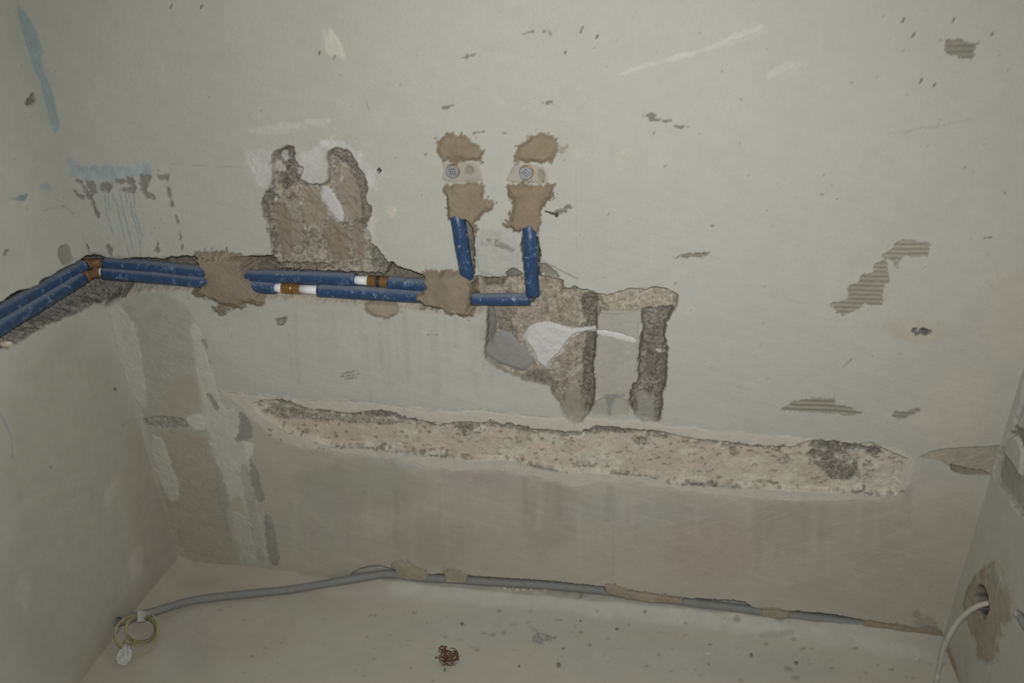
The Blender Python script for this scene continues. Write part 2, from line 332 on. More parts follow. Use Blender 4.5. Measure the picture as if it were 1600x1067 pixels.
# -- white filler smears around the W-shaped chase
S_ = (148, 149, 139)
for p, c in (([(384, 238), (410, 236), (428, 234), (428, 285), (414, 292), (402, 285), (392, 268)], (160, 160, 154)), ([(462, 240), (500, 232), (512, 240), (512, 290), (470, 286)], (158, 158, 152)),
             ([(498, 226), (525, 214), (550, 222), (575, 256), (600, 268), (592, 284), (578, 300), (560, 262), (540, 236), (508, 236)], (164, 164, 158)), ([(566, 300), (585, 320), (584, 380), (600, 395), (588, 392), (574, 360)], (156, 156, 148))):
    B.reg(p, col=A(c, S_), cs=.005, warp=.008, wf=80, amt=.75, var=.16, rough=.35, lump=.0012, h=.0006, edge=.01, fringe=.02)
# -- chases --------------------------------------------------------
PIPE_TOP = [(120, 396), (133, 400), (148, 398), (165, 403), (185, 407), (205, 404), (222, 402), (240, 404), (258, 406), (268, 400), (278, 402), (285, 399), (300, 400), (350, 401), (395, 400), (412, 400), (426, 398)]
ledge = [(395, 400), (440, 395), (590, 395), (609, 413), (646, 424), (665, 430), (745, 434), (780, 440), (830, 440), (838, 478), (800, 484), (745, 494), (640, 484), (560, 478), (500, 476), (440, 468), (400, 470), (300, 454), (245, 458), (215, 458), (190, 468), (150, 486), (90, 500), (90, 400), (133, 401), (300, 402)]
B.reg(ledge, h=-.026, edge=.028, warp=.004, col=A((138, 132, 117), (145, 144, 132)), cs=.006, lump=.002, lf=80, rough=.5, agg=.12, part='chiselled_chase', label='long chiselled chase that holds the blue pipes')
PID = len(B.parts)
B.reg([(120, 395), (185, 405), (215, 440), (190, 466), (150, 488), (90, 500), (90, 400)], col=A((92, 90, 80), (128, 127, 115)), cs=.008, warp=.008, wf=60, rough=1, agg=.75, h=-.03, edge=.024, lump=.0007, lf=120)
WCH = [(426, 420), (426, 399), (423, 363), (417, 348), (409, 335), (408, 314), (417, 298), (426, 286), (423, 261), (425, 239), (436, 233), (457, 227), (462, 236), (459, 249), (473, 264), (470, 277), (479, 285), (496, 286), (504, 286),
       (513, 277), (513, 255), (508, 236), (519, 230), (538, 232), (553, 243), (559, 258), (573, 280), (575, 295), (569, 311), (581, 326), (578, 342), (566, 354), (579, 369), (578, 382), (593, 388), (598, 403), (609, 413), (627, 419), (640, 440), (430, 440)]
B.reg(WCH, rnd=1, h=-.013, edge=.006, warp=.004, wf=90, col=A((124, 118, 106), S_), cs=.002, lump=.003, lf=80, rough=.9, var=.14, vf=45, agg=.28, mott=((A((132, 127, 115), S_), 40, .05, .8), (A((108, 100, 87), S_), 22, .2, .6), (A((98, 95, 86), S_), 70, .35, .8), (A((150, 147, 138), S_), 60, .75, .8)), part='chiselled_chase', label='M shaped chiselled chase above the pipes')
for p, c, hh, ag in (([(408, 314), (418, 296), (430, 300), (424, 340), (432, 400), (424, 398), (416, 345)], (100, 98, 90), -.008, .5), ([(424, 240), (457, 228), (462, 250), (474, 266), (468, 282), (440, 300), (430, 285)], (96, 93, 83), -.016, .5),
        ([(508, 236), (538, 231), (558, 258), (574, 285), (570, 312), (581, 326), (570, 354), (579, 370), (570, 372), (562, 340), (560, 300), (545, 262), (520, 246)], (100, 97, 87), -.010, .5),
        ([(578, 384), (594, 388), (600, 405), (628, 420), (640, 432), (575, 432)], (98, 97, 88), -.02, .45), ([(430, 410), (520, 415), (520, 425), (428, 425)], (104, 99, 86), -.022, .4)):
    B.reg(p, h=hh, edge=.006, warp=.005, wf=100, col=A(c, S_), cs=.003, lump=.0022, lf=190, rough=1, agg=ag, amt=.85)
for p, c in (([(420, 320), (440, 316), (455, 350), (458, 400), (440, 402), (428, 370)], (110, 101, 86)), ([(447, 312), (464, 310), (468, 350), (470, 395), (458, 400), (452, 350)], (120, 114, 99)), ([(500, 350), (540, 350), (545, 410), (515, 412)], (112, 102, 87)), ([(470, 300), (495, 292), (512, 330), (500, 360), (470, 350)], (120, 112, 96)), ([(548, 350), (565, 352), (568, 405), (550, 408)], (116, 107, 93)), ([(520, 262), (545, 262), (562, 300), (560, 345), (530, 350)], (122, 115, 100))):
    B.reg(p, col=A(c, S_), cs=.005, warp=.005, wf=60, amt=.75, var=.12, rough=.35)
B.reg([(499, 288), (504, 292), (516, 298), (535, 335), (531, 351), (524, 348), (510, 329), (497, 311)], h=-.010, edge=.005, warp=.003, col=A((158, 157, 152), S_), lump=.001, rough=.3, part='white_filler_lump')
for p in ([(435, 237), (444, 236), (448, 252), (437, 251)], [(422, 256), (436, 254), (442, 266), (430, 270)], [(464, 256), (472, 266), (468, 280), (460, 270)], [(529, 268), (533, 268), (532, 288), (528, 286)], [(566, 352), (576, 356), (580, 380), (570, 376)]):
    B.reg(p, col=A((152, 151, 144), S_), cs=.002, warp=.005, wf=110, amt=.8, rough=.4)
# pipe slot
slot = PIPE_TOP+[(432, 423), (556, 428), (598, 430), (606, 414), (646, 424), (668, 432), (745, 440), (745, 466), (645, 461), (500, 454), (430, 448), (305, 436), (160, 424), (90, 440), (80, 415)]
B.reg(slot, rnd=0, h=-.037, edge=.004, warp=.0025, wf=110, col=A((96, 90, 79), (145, 144, 132)), cs=.002, lump=.002, lf=80, rough=.9, agg=.25)
w_ = B.I == 0
# recess with the two upright columns (right of the risers)
WIN = [(742, 430), (760, 433), (785, 433), (794, 434), (812, 424), (824, 430), (843, 428), (859, 433), (880, 438), (882, 450), (888, 451), (896, 445), (908, 451), (930, 457), (948, 460), (966, 456), (984, 451), (1008, 452), (1021, 448), (1040, 451), (1050, 456), (1062, 461),
       (1057, 479), (1045, 497), (1003, 500), (1000, 487), (940, 487), (934, 500), (932, 542), (928, 568), (931, 599), (929, 631), (919, 649), (890, 645), (877, 636), (866, 618), (858, 602), (830, 596), (801, 588), (775, 576), (758, 563), (756, 547), (760, 500), (758, 484), (744, 476)]
B.reg(WIN, rnd=0, h=-.017, edge=.005, warp=.003, wf=90, col=A((138, 131, 116), REF), cs=.002, lump=.0018, lf=70, rough=.8, var=.12, vf=50, agg=.28, mott=((A((148, 143, 129), REF), 30, .1, .8), (A((116, 109, 95), REF), 60, .3, .7), (A((158, 154, 142), REF), 70, .75, .7)), part='chiselled_chase', label='beige chiselled recess below the upright pipe')
B.reg([(985, 452), (1021, 449), (1062, 461), (1057, 479), (1045, 494), (1003, 488), (940, 488), (936, 462)], col=A((150, 144, 127), REF), cs=.006, warp=.004, amt=.8, h=-.010, edge=.012, lump=.0014)
B.reg([(934, 488), (1001, 487), (998, 530), (996, 557), (998, 594), (985, 606), (982, 625), (935, 622), (930, 600), (929, 568), (933, 540)], col=A((151, 150, 138), REF), h=-.002, edge=.004, warp=.0015, cs=.003, rnd=0, part='smoothed_filler')
B.reg([(930, 620), (985, 620), (984, 640), (975, 652), (940, 652), (925, 648)], col=A((146, 144, 132), REF), h=-.003, edge=.006, warp=.004, cs=.003)
B.reg([(938, 617), (976, 616), (976, 620), (958, 623), (954, 650), (950, 650), (948, 624)], col=A((116, 120, 114), REF), warp=.003, cs=.003, amt=.8)
B.reg([(908, 462), (937, 462), (932, 492), (933, 518), (932, 542), (928, 568), (931, 599), (929, 631), (919, 649), (903, 640), (910, 600), (908, 560), (916, 530), (908, 520), (914, 505), (906, 479)], h=-.021, edge=.006, warp=.004, wf=100, col=A((102, 98, 86), REF), cs=.003, lump=.0026, lf=190, rough=1, agg=.5, amt=.9)
B.reg([(1003, 486), (1034, 480), (1056, 480), (1045, 497), (1038, 526), (1044, 536), (1044, 584), (1036, 623), (1034, 655), (1019, 660), (992, 648), (984, 636), (983, 605), (998, 594), (996, 557), (1001, 526)], h=-.018, edge=.006, warp=.004, wf=100, col=A((110, 106, 94), REF), cs=.002, lump=.0022, lf=190, rough=1, agg=.45, part='chiselled_chase', label='dark upright chiselled slot beside the smooth filler panel')
B.reg([(1004, 488), (1024, 484), (1028, 500), (1018, 520), (1004, 520)], col=A((128, 126, 114), REF), cs=.005, warp=.005, amt=.7)
B.reg([(996, 556), (1008, 552), (1010, 620), (1000, 622), (1000, 596)], col=A((130, 128, 116), REF), cs=.004, warp=.004, amt=.7)
B.reg([(1026, 548), (1043, 550), (1034, 552), (1060, 549), (1060, 552), (1026, 556)], col=A((165, 165, 158), REF), cs=.002, warp=.003, amt=.8)
B.reg([(990, 622), (1012, 616), (1026, 630), (1030, 656), (1008, 662), (992, 650)], col=A((134, 132, 121), REF), h=-.008, edge=.008, cs=.004, warp=.003, amt=.85, lump=.001, rough=.3)
B.reg([(880, 610), (918, 622), (920, 650), (905, 664), (885, 655), (876, 636)], col=A((128, 123, 109), REF), h=-.008, edge=.008, cs=.005, warp=.004, amt=.8, lump=.001, rough=.3)
B.reg([(752, 436), (790, 438), (785, 452), (756, 450)], col=A((100, 94, 82), REF), cs=.006, warp=.005, amt=.8, agg=.2, h=-.03, edge=.008, lump=.003)
B.reg([(776, 486), (802, 486), (800, 520), (808, 536), (790, 522), (776, 520)], col=A((108, 103, 91), REF), cs=.005, warp=.005, amt=.8, agg=.4, lump=.0022, lf=190, h=-.018)
B.reg([(845, 576), (870, 602), (866, 618), (855, 601), (832, 598), (812, 590), (830, 584)], col=A((104, 102, 92), REF), cs=.004, warp=.004, amt=.8, agg=.35, h=-.012, lump=.002, lf=190)
B.reg([(759, 480), (773, 480), (774, 521), (765, 540), (757, 545), (762, 500)], h=-.020, edge=.004, warp=.0015, col=A((108, 108, 103), REF), cs=.0015, rough=.3)
B.reg([(776, 523), (785, 519), (798, 526), (809, 539), (824, 557), (834, 571), (817, 586), (801, 581), (774, 573), (756, 558), (757, 547), (769, 529)], h=-.012, edge=.010, warp=.002, col=A((126, 126, 121), REF), lump=.0016, lf=30, rough=.25, var=.04, part='grey_filler_patch', label='smooth grey filler daubed in the recess')
B.reg([(852, 506), (866, 509), (887, 518), (912, 517), (935, 513), (966, 518), (996, 528), (996, 537), (966, 529), (936, 522), (914, 523), (893, 530), (877, 555), (859, 571), (854, 582), (840, 575), (830, 555), (819, 539), (816, 528), (824, 515)], h=-.011, edge=.008, warp=.002, col=A((176, 176, 171), REF), lump=.0026, lf=35, rough=.25, var=.04, part='white_filler_patch', label='bright white filler daubed in the recess')
# risers' channels
for p in ([(709, 342), (740, 345), (744, 432), (724, 432), (712, 385)], [(812, 358), (842, 356), (846, 440), (818, 440)]):
    B.reg(p, h=-.022, edge=.006, warp=.0035, wf=100, col=A((104, 100, 90), REF), cs=.002, lump=.002, rough=.9, agg=.3, part='riser_channel')
B.reg([(748, 352), (778, 352), (806, 370), (815, 390), (812, 424), (795, 433), (746, 430), (742, 400)], col=A((156, 157, 148), REF), cs=.004, warp=.004, h=.0005, edge=.008, lump=.0008, part='smoothed_filler')
B.reg([(752, 372), (790, 376), (806, 392), (800, 398), (776, 388), (750, 388)], col=A((120, 118, 108), REF), cs=.003, warp=.004, thr=.35, amt=.8, rough=.7, agg=.3)
B.reg([(788, 430), (795, 418), (812, 420), (815, 432), (800, 438)], col=A((112, 108, 98), REF), cs=.003, warp=.004, h=-.012, rough=.8, agg=.2)
B.reg([(843, 408), (856, 414), (880, 436), (846, 430)], col=A((124, 120, 108), REF), cs=.003, warp=.003, h=-.006, rough=.6, agg=.1)
B.reg([(843, 404), (870, 420), (903, 436)], line=.0006, cs=.0008, warp=.0005, col=A((84, 82, 74), REF), h=-.002, edge=.001)
# long groove
GRV = [(393, 630), (410, 625), (440, 623), (463, 633), (486, 640), (519, 641), (549, 646), (575, 640), (608, 641), (622, 650), (655, 658), (688, 663), (711, 658), (754, 660), (767, 655), (787, 663), (797, 660), (817, 670), (850, 670), (911, 675), (930, 664), (967, 667), (1037, 674),
       (1075, 684), (1131, 689), (1178, 696), (1234, 697), (1262, 688), (1295, 688), (1323, 694), (1361, 691), (1389, 703), (1422, 717), (1415, 724), (1408, 747), (1403, 772), (1370, 774), (1347, 765), (1291, 769), (1206, 764), (1131, 759), (1094, 752), (1047, 754), (1019, 742), (962, 738),
       (934, 740), (887, 737), (834, 726), (800, 718), (751, 719), (718, 716), (678, 709), (635, 708), (582, 698), (512, 696), (479, 686), (440, 668), (410, 652), (396, 640)]
G_ = (132, 129, 116)
B.reg(GRV, rnd=0, h=-.010, edge=.006, warp=.003, wf=80, col=A((138, 128, 110), G_), cs=.003, lump=.0016, lf=60, rough=.45, var=.10, vf=40, agg=.07, mott=((A((145, 138, 121), G_), 18, .0, .8), (A((140, 126, 109), G_), 12, .2, .6), (A((112, 106, 93), G_), 70, .5, .8)), part='chiselled_groove', label='long pinkish chiselled groove low across the wall')
for (cx, cy, rx, ry, a) in [(560, 678, 60, 16, .5), (690, 690, 40, 14, .5), (1080, 715, 90, 20, .5), (1180, 735, 60, 16, .4), (920, 700, 60, 14, .4), (470, 655, 40, 10, .5)]:
    B.reg([(cx+rx*math.cos(k*.5236), cy+ry*math.sin(k*.5236)) for k in range(12)], col=A((140, 125, 108), G_), cs=.012, warp=.01, amt=a, var=.1)
for p, am in (([(395, 640), (440, 632), (500, 648), (600, 655), (640, 662), (600, 668), (500, 662), (430, 658)], .75), ([(410, 626), (445, 623), (470, 636), (530, 645), (620, 648), (690, 664), (690, 668), (620, 656), (520, 650), (450, 636)], .9), ([(570, 642), (608, 640), (640, 658), (600, 655)], .9),
        ([(700, 660), (760, 660), (770, 668), (740, 672), (725, 680), (712, 676)], .8), ([(712, 664), (740, 664), (738, 690), (722, 690)], .7), ([(760, 660), (800, 662), (850, 674), (910, 678), (910, 684), (840, 680), (770, 672)], .85), ([(905, 676), (930, 665), (975, 668), (1050, 676), (1045, 682), (985, 680), (930, 680)], .95),
        ([(985, 686), (1010, 684), (1020, 698), (995, 700)], .85), ([(900, 720), (914, 718), (918, 738), (902, 736)], .6), ([(1070, 684), (1180, 698), (1240, 698), (1240, 704), (1170, 703), (1080, 692)], .7), ([(1262, 690), (1300, 690), (1385, 702), (1378, 716), (1330, 708), (1270, 706)], .95),
        ([(1262, 704), (1330, 708), (1346, 730), (1336, 756), (1300, 752), (1280, 735), (1264, 728)], .85), ([(1215, 712), (1236, 712), (1240, 728), (1216, 730)], .6), ([(1350, 720), (1372, 722), (1368, 752), (1350, 752)], .55), ([(1138, 700), (1158, 704), (1152, 720), (1140, 716)], .6),
        ([(512, 694), (582, 697), (640, 706), (680, 708), (720, 714), (760, 718), (720, 718), (640, 711), (570, 701), (512, 699)], .7), ([(940, 738), (962, 736), (1020, 741), (1050, 752), (1094, 751), (1140, 758), (1206, 763), (1140, 763), (1050, 757), (1015, 746)], .8), ([(1290, 766), (1347, 764), (1372, 772), (1403, 770), (1370, 777), (1340, 769)], .8), ([(800, 716), (834, 724), (887, 735), (886, 740), (830, 730)], .8)):
    B.reg(p, col=A((90, 86, 75), G_), cs=.003, warp=.006 if am > .83 else .003, wf=90, thr=.05 if am < .83 else -.3, amt=am if am > .83 else am*.8, rough=1, agg=.4, h=-.0125 if am > .83 else None, edge=.006, lump=.0015, lf=150)
for k in range(120):
    x = rs.uniform(420, 1400); y = 655+(x-420)*.066+rs.uniform(0, 42); r = rs.uniform(.0012, .0035)
    B.reg([(x, y), (x+rs.uniform(-5, 5), y+rs.uniform(-2, 2))], line=r, cs=.0015, warp=.002, wf=200, col=A((96, 88, 74), G_), amt=.75, add=-.002, edge=.003)
def gy(x): return np.interp(x, [393, 575, 711, 850, 967, 1131, 1295, 1420], [628, 644, 662, 672, 670, 690, 692, 716])
def gb(x): return np.interp(x, [430, 512, 635, 751, 834, 934, 1047, 1206, 1370], [668, 695, 706, 718, 725, 739, 752, 763, 772])
for k in range(330):
    x = rs.uniform(400, 1410); up_edge = rs.random() < .72; y = gy(x)+abs(rs.gauss(0, 9))+1 if up_edge else gb(x)-abs(rs.gauss(0, 5))
    l = rs.uniform(0, 9); r = rs.uniform(.0008, .0030)
    B.reg([(x, y), (x+l*.6, y+rs.uniform(-1, 1)), (x+l, y+rs.uniform(-2, 2)+l*.07)], line=r, cs=.0014, warp=.0022, wf=170, col=A(rs.choice([(84, 80, 68), (94, 88, 75), (104, 92, 78)]), G_), amt=rs.uniform(.45, .9), add=-.0015, edge=.003, rough=.8)
for k in range(40):
    x = rs.uniform(420, 1400); y = gy(x)+rs.uniform(6, 40); r = rs.uniform(6, 22)
    B.reg([(x-r, y), (x, y-r*.35), (x+r, y+1), (x, y+r*.35)], cs=.006, warp=.006, wf=60, col=A(rs.choice([(148, 131, 112), (150, 144, 128), (128, 120, 105), (144, 126, 108)]), G_), amt=rs.uniform(.3, .7))
# mortared stub at the right end of the groove
B.reg([(1427, 717), (1464, 703), (1506, 700), (1560, 697), (1575, 697), (1565, 744), (1551, 743), (1492, 741), (1480, 725), (1455, 719)], h=-.010, edge=.005, warp=.002, col=A((116, 107, 90), (126, 122, 108)), lump=.0015, rough=.3, cs=.002, part='mortar_patch', label='tan mortar in the groove end at the right corner')
B.reg([(1480, 725), (1510, 735), (1553, 741), (1553, 745), (1492, 742)], col=A((92, 83, 68), (126, 122, 108)), cs=.002, warp=.002, amt=.8, h=-.014, edge=.003)

# -- notched adhesive scars and scratches -------------------------
def scar(p, c=(116, 114, 101), loc=(152, 153, 142), ridge=(.0005, .0095), h=-.0012, **k):
    kw = dict(warp=.003, wf=150, cs=.001, rough=.3, part='peeled_scar', rnd=0, fine=.002); kw.update(k)
    B.reg(p, h=h, edge=.0015, col=A(c, loc), ridge=ridge, **kw)
scar([(1401, 375), (1454, 378), (1451, 400), (1432, 403), (1413, 401), (1398, 407), (1376, 400), (1392, 389)], (126, 124, 110), label='notched adhesive scar, block shaped')
scar([(1385, 403), (1389, 421), (1390, 440), (1379, 455), (1378, 477), (1352, 477), (1336, 486), (1317, 494), (1302, 484), (1297, 474), (1324, 467), (1327, 446), (1339, 443), (1345, 432), (1364, 427), (1368, 412)], (122, 120, 107))
scar([(1398, 398), (1412, 400), (1404, 412), (1396, 422)], (126, 124, 112))
scar([(1220, 640), (1240, 627), (1274, 622), (1302, 622), (1305, 630), (1336, 639), (1352, 648), (1324, 649), (1287, 645), (1231, 642)], (108, 106, 92), (138, 138, 126), ridge=(.0008, .0115))
scar([(1392, 652), (1398, 642), (1416, 642), (1441, 637), (1438, 644), (1423, 650), (1413, 655)], (108, 106, 94), (136, 135, 123))
scar([(1477, 61), (1504, 63), (1526, 68), (1523, 85), (1517, 92), (1501, 92), (1482, 83), (1475, 74)], (110, 108, 96), (146, 147, 136))
scar([(1000, 179), (1025, 177), (1028, 186), (1049, 187), (1053, 196), (1079, 196), (1066, 202), (1052, 199), (1046, 190), (1016, 189)], (116, 114, 104), (162, 163, 152), ridge=None)
scar([(1053, 401), (1070, 396), (1108, 394), (1105, 401), (1056, 404)], (110, 107, 94), ridge=(.0005, .009))
scar([(868, 329), (898, 315), (892, 325), (880, 336), (862, 334)], (118, 115, 104), REF, thr=.0)
scar([(690, 167), (708, 164), (700, 170), (688, 171)], (118, 116, 106), REF, ridge=None)
scar([(845, 159), (864, 158), (864, 162), (846, 162)], (116, 114, 104), REF, ridge=None)
scar([(717, 91), (730, 86), (743, 84), (742, 88), (728, 91)], (116, 114, 106), REF, ridge=None)
for p in ([(817, 53), (826, 50), (834, 49)], [(848, 49), (856, 48), (862, 56)], [(668, 523), (684, 523)], [(1112, 353), (1120, 353)], [(1318, 574), (1330, 562)], [(1538, 372), (1548, 371)], [(534, 584), (560, 579)], [(532, 589), (562, 584)], [(540, 592), (556, 590)], [(783, 207), (790, 208)], [(740, 208), (756, 206)]):
    B.reg(p, line=.0016, cs=.001, warp=.002, wf=150, col=A((112, 109, 98), (152, 153, 142)), h=-.001, edge=.002, amt=.9)
B.reg([(428, 497), (452, 495), (448, 501), (440, 510), (431, 506)], col=A((104, 101, 90), (140, 140, 128)), h=-.003, warp=.004, wf=120, agg=.4, rough=.8, part='peeled_scar')
B.reg([(1370, 498), (1420, 500), (1480, 512), (1490, 530), (1440, 540), (1390, 528)], col=A((146, 140, 124), (146, 146, 135)), cs=.012, warp=.008, amt=.7)
B.reg([(1416, 511), (1457, 513), (1456, 528), (1430, 527)], col=A((92, 90, 84), (146, 146, 135)), h=-.006, warp=.003, thr=-.2, agg=.5, rough=1, lump=.003, lf=150, part='exposed_concrete_pit')
# raised pale trowel smears
for p, c in (([(958, 121), (985, 106), (1012, 98), (1050, 90), (1080, 82), (1120, 66), (1165, 46), (1190, 38), (1190, 50), (1160, 62), (1110, 78), (1078, 88), (1050, 96), (1010, 107)], (176, 176, 163)), ([(1198, 114), (1222, 97), (1260, 94), (1264, 107), (1230, 116), (1200, 126)], (170, 170, 157)),
             ([(502, 52), (515, 40), (530, 58), (540, 94), (528, 90), (504, 84)], (166, 166, 153)), ([(382, 205), (430, 195), (480, 188), (520, 183), (520, 192), (470, 203), (410, 210)], (160, 160, 150)), ([(1382, 206), (1440, 192), (1520, 182), (1522, 188), (1450, 200), (1390, 212)], (158, 158, 147)),
             ([(386, 172), (410, 172), (408, 190), (388, 188)], (150, 148, 136)), ([(602, 325), (618, 322), (622, 338), (604, 342)], (160, 158, 145)), ([(965, 236), (990, 234), (988, 254), (970, 254)], (168, 166, 152))):
    B.reg(p, add=.0018, edge=.006, col=A(c, REF if p[0][0] > 800 else S_), cs=.003, warp=.004, wf=45, amt=.75, var=.06, part='trowel_smear' if p[0][0] in (958, 1198, 502) else None)
# pits, specks
for k in range(150):
    x = rs.uniform(60, 1590); y = rs.uniform(10, 600); a = rs.uniform(0, 6.3); l = rs.choice([0, 0, 0, 1.5, 3])
    B.reg([(x, y), (x+l*math.cos(a)+.3, y+l*math.sin(a))], line=rs.uniform(.0006, .0017), cs=.0009, warp=.0005, col=A((112, 109, 99), (152, 153, 142)), amt=rs.uniform(.4, .9), add=-.0008, edge=.002)
for x, y, l in ((909, 46, 5), (933, 57, 3), (1427, 55, 4), (1411, 32, 3), (1439, 127, 4), (1490, 31, 3), (1550, 53, 2), (1460, 133, 2), (883, 82, 2), (499, 83, 2), (523, 89, 3), (267, 10, 3), (315, 10, 3)):
    B.reg([(x-l*.4, y+l*.8), (x+l*.4, y-l*.8)], line=.0017, cs=.001, warp=.0005, col=A((96, 94, 86), (152, 153, 142)), add=-.0012, edge=.002)
for k in range(55):
    x = rs.gauss(1400, 32); y = rs.gauss(905, 45)
    B.reg([(x, y), (x+.5, y+.5)], line=rs.uniform(.0008, .002), cs=.001, warp=.001, col=A(rs.choice([(112, 82, 66), (88, 82, 70), (100, 92, 80)]), (112, 108, 95)), amt=.8)
B.reg([(572, 155), (575, 166), (578, 172)], line=.0011, cs=.0012, warp=.0006, col=A((158, 118, 108), REF), amt=.9)
B.reg([(592, 262), (597, 267), (592, 272), (587, 267)], h=-.012, edge=.002, col=A((70, 72, 76), S_), warp=.001, part='drill_hole')
B.reg([(900, 262), (901, 390)], line=.0007, cs=.0012, warp=.0008, col=A((138, 138, 128), REF), amt=.5)
# -- mortar patches -------------------------------------------------
MB_ = (122, 113, 96)
def mortar(p, h=.006, c=MB_, loc=REF, label=None, S=B, warp=.005, thr=None, edge=.011, lump=.0022, amt=1, part='mortar_patch', wf=75):
    S.reg(p, h=h, edge=edge, warp=warp, wf=wf, col=A(c, loc), cs=.0015, lump=lump, lf=28, rough=.25, var=.09, vf=35, part=part, label=label, thr=thr, amt=amt, fine=.0025, fringe=.012, rim=.2)
PL1 = (146, 145, 133)
mortar([(300, 396), (318, 392), (340, 392), (372, 396), (386, 403), (390, 412), (388, 426), (396, 440), (408, 452), (418, 470), (410, 478), (392, 474), (378, 482), (360, 480), (340, 474), (322, 464), (300, 464), (296, 455), (306, 446), (318, 436), (314, 424), (304, 408)], .017, (114, 104, 87), PL1, 'tan mortar dab holding the two blue pipes', edge=.019)
mortar([(330, 478), (352, 476), (358, 486), (350, 496), (338, 490)], .002, (110, 101, 85), PL1, warp=.006, thr=.1, wf=130)
mortar([(660, 424), (700, 421), (728, 424), (742, 432), (746, 450), (744, 482), (735, 496), (715, 494), (690, 486), (664, 482), (655, 474), (642, 468), (646, 455), (656, 446), (652, 434)], .019, (124, 114, 96), REF, 'large tan mortar dab over the pipes at the riser foot', edge=.019)
B.reg([(682, 484), (716, 480), (714, 487), (690, 490)], col=A((158, 154, 142), REF), cs=.002, warp=.003, amt=.85)
mortar([(568, 470), (624, 474), (624, 490), (610, 497), (592, 497), (572, 488)], .004, (126, 117, 101), PL1, 'small tan mortar dab below the lower pipe', warp=.003)
for p, lb in (([(690, 252), (747, 252), (752, 268), (757, 286), (688, 284), (694, 268)], 'grey plaster seat around the left plug'), ([(800, 256), (848, 257), (854, 272), (858, 287), (788, 285), (796, 272)], 'grey plaster seat around the right plug')):
    B.reg(p, h=.002, edge=.004, warp=.001, col=A((147, 143, 130), REF), cs=.0015, lump=.0004, part='plaster_seat', label=lb)
B.reg([(728, 258), (738, 258), (742, 268), (734, 274), (726, 268)], col=A((128, 124, 112), REF), cs=.003, warp=.001, add=-.002, edge=.004)
B.reg([(838, 262), (850, 264), (854, 280), (842, 282)], col=A((130, 126, 114), REF), cs=.003, warp=.002, add=-.002, edge=.004)
mortar([(683, 222), (688, 212), (705, 209), (728, 212), (742, 224), (752, 232), (752, 246), (742, 251), (690, 252), (680, 244)], .005, (124, 113, 93), label='tan mortar patch over the left plug')
mortar([(690, 286), (756, 286), (758, 300), (754, 308), (772, 316), (768, 326), (754, 332), (748, 346), (740, 350), (746, 352), (744, 372), (740, 376), (736, 350), (716, 345), (702, 346), (695, 336), (698, 310), (690, 300)], .007, (124, 114, 94), label='tan mortar patch above the left riser')
mortar([(806, 236), (820, 220), (836, 208), (862, 208), (870, 220), (870, 246), (856, 255), (800, 254)], .005, (124, 113, 92), label='tan mortar patch over the right plug')
mortar([(790, 287), (864, 287), (866, 302), (856, 318), (848, 330), (846, 346), (842, 366), (820, 364), (790, 356), (782, 350), (796, 346), (800, 330), (802, 314), (794, 304)], .007, (123, 112, 92), label='tan mortar patch above the right riser')
B.reg([(662, 236), (684, 232), (684, 246), (664, 244)], col=A((120, 114, 98), REF), cs=.001, warp=.004, wf=150, thr=.3, amt=.8)
B.reg([(868, 226), (890, 226), (880, 240), (868, 242)], col=A((128, 122, 106), REF), cs=.001, warp=.004, wf=150, thr=.3, amt=.7)
# foot of the wall: notch for the conduit, mortar over it
FOOT = [(545, 897), (570, 886), (590, 883), (610, 888), (640, 897), (672, 898), (700, 896), (735, 900), (790, 903), (850, 905), (900, 911), (940, 916), (1000, 924), (1070, 935), (1120, 936), (1160, 938), (1185, 952), (1240, 954), (1300, 958), (1345, 968), (1420, 980), (1475, 1000), (1480, 1040), (1200, 1010), (900, 970), (545, 930)]
B.reg(FOOT, rnd=1, h=-.030, edge=.004, warp=.0022, wf=110, col=A((120, 116, 104), (120, 117, 104)), cs=.002, lump=.001, rough=.5, part='conduit_notch', label='rough notch along the wall foot that holds the conduit')
fm = (120, 117, 104)
mortar([(608, 888), (614, 876), (630, 874), (646, 884), (668, 893), (676, 902), (676, 915), (610, 910)], .002, (104, 96, 79), fm, 'brown mortar over the conduit by its bend', warp=.004, edge=.02)
mortar([(690, 892), (704, 887), (722, 893), (736, 899), (734, 916), (688, 912)], .003, (104, 96, 79), fm, 'small brown mortar dab over the conduit', warp=.004)
mortar([(940, 914), (956, 910), (975, 918), (1010, 926), (1045, 928), (1072, 937), (1072, 948), (1000, 944), (940, 930)], .002, (102, 92, 75), fm, 'long brown mortar strip over the conduit', warp=.003)
mortar([(1184, 950), (1205, 948), (1240, 956), (1240, 972), (1184, 968)], .002, (104, 95, 78), fm, 'short brown mortar strip over the conduit', warp=.003)
mortar([(1343, 972), (1360, 966), (1400, 975), (1440, 980), (1452, 974), (1476, 988), (1480, 1030), (1440, 1016), (1400, 1003), (1345, 986)], .001, (98, 88, 70), fm, 'dark brown mortar where the conduit meets the corner', warp=.004)
B.reg([(1430, 950), (1444, 960), (1462, 968), (1470, 990), (1440, 985), (1424, 976)], col=A((100, 94, 80), fm), cs=.004, warp=.006, amt=.7, thr=.1)
B.H += np.where(B.I == 0, .00015, .0004)*fbm(U, V, 190, 40, 2)
wall_back = B.build('wall_back', lambda u, v, h: np.stack([u, -h, v], -1), PL, False)

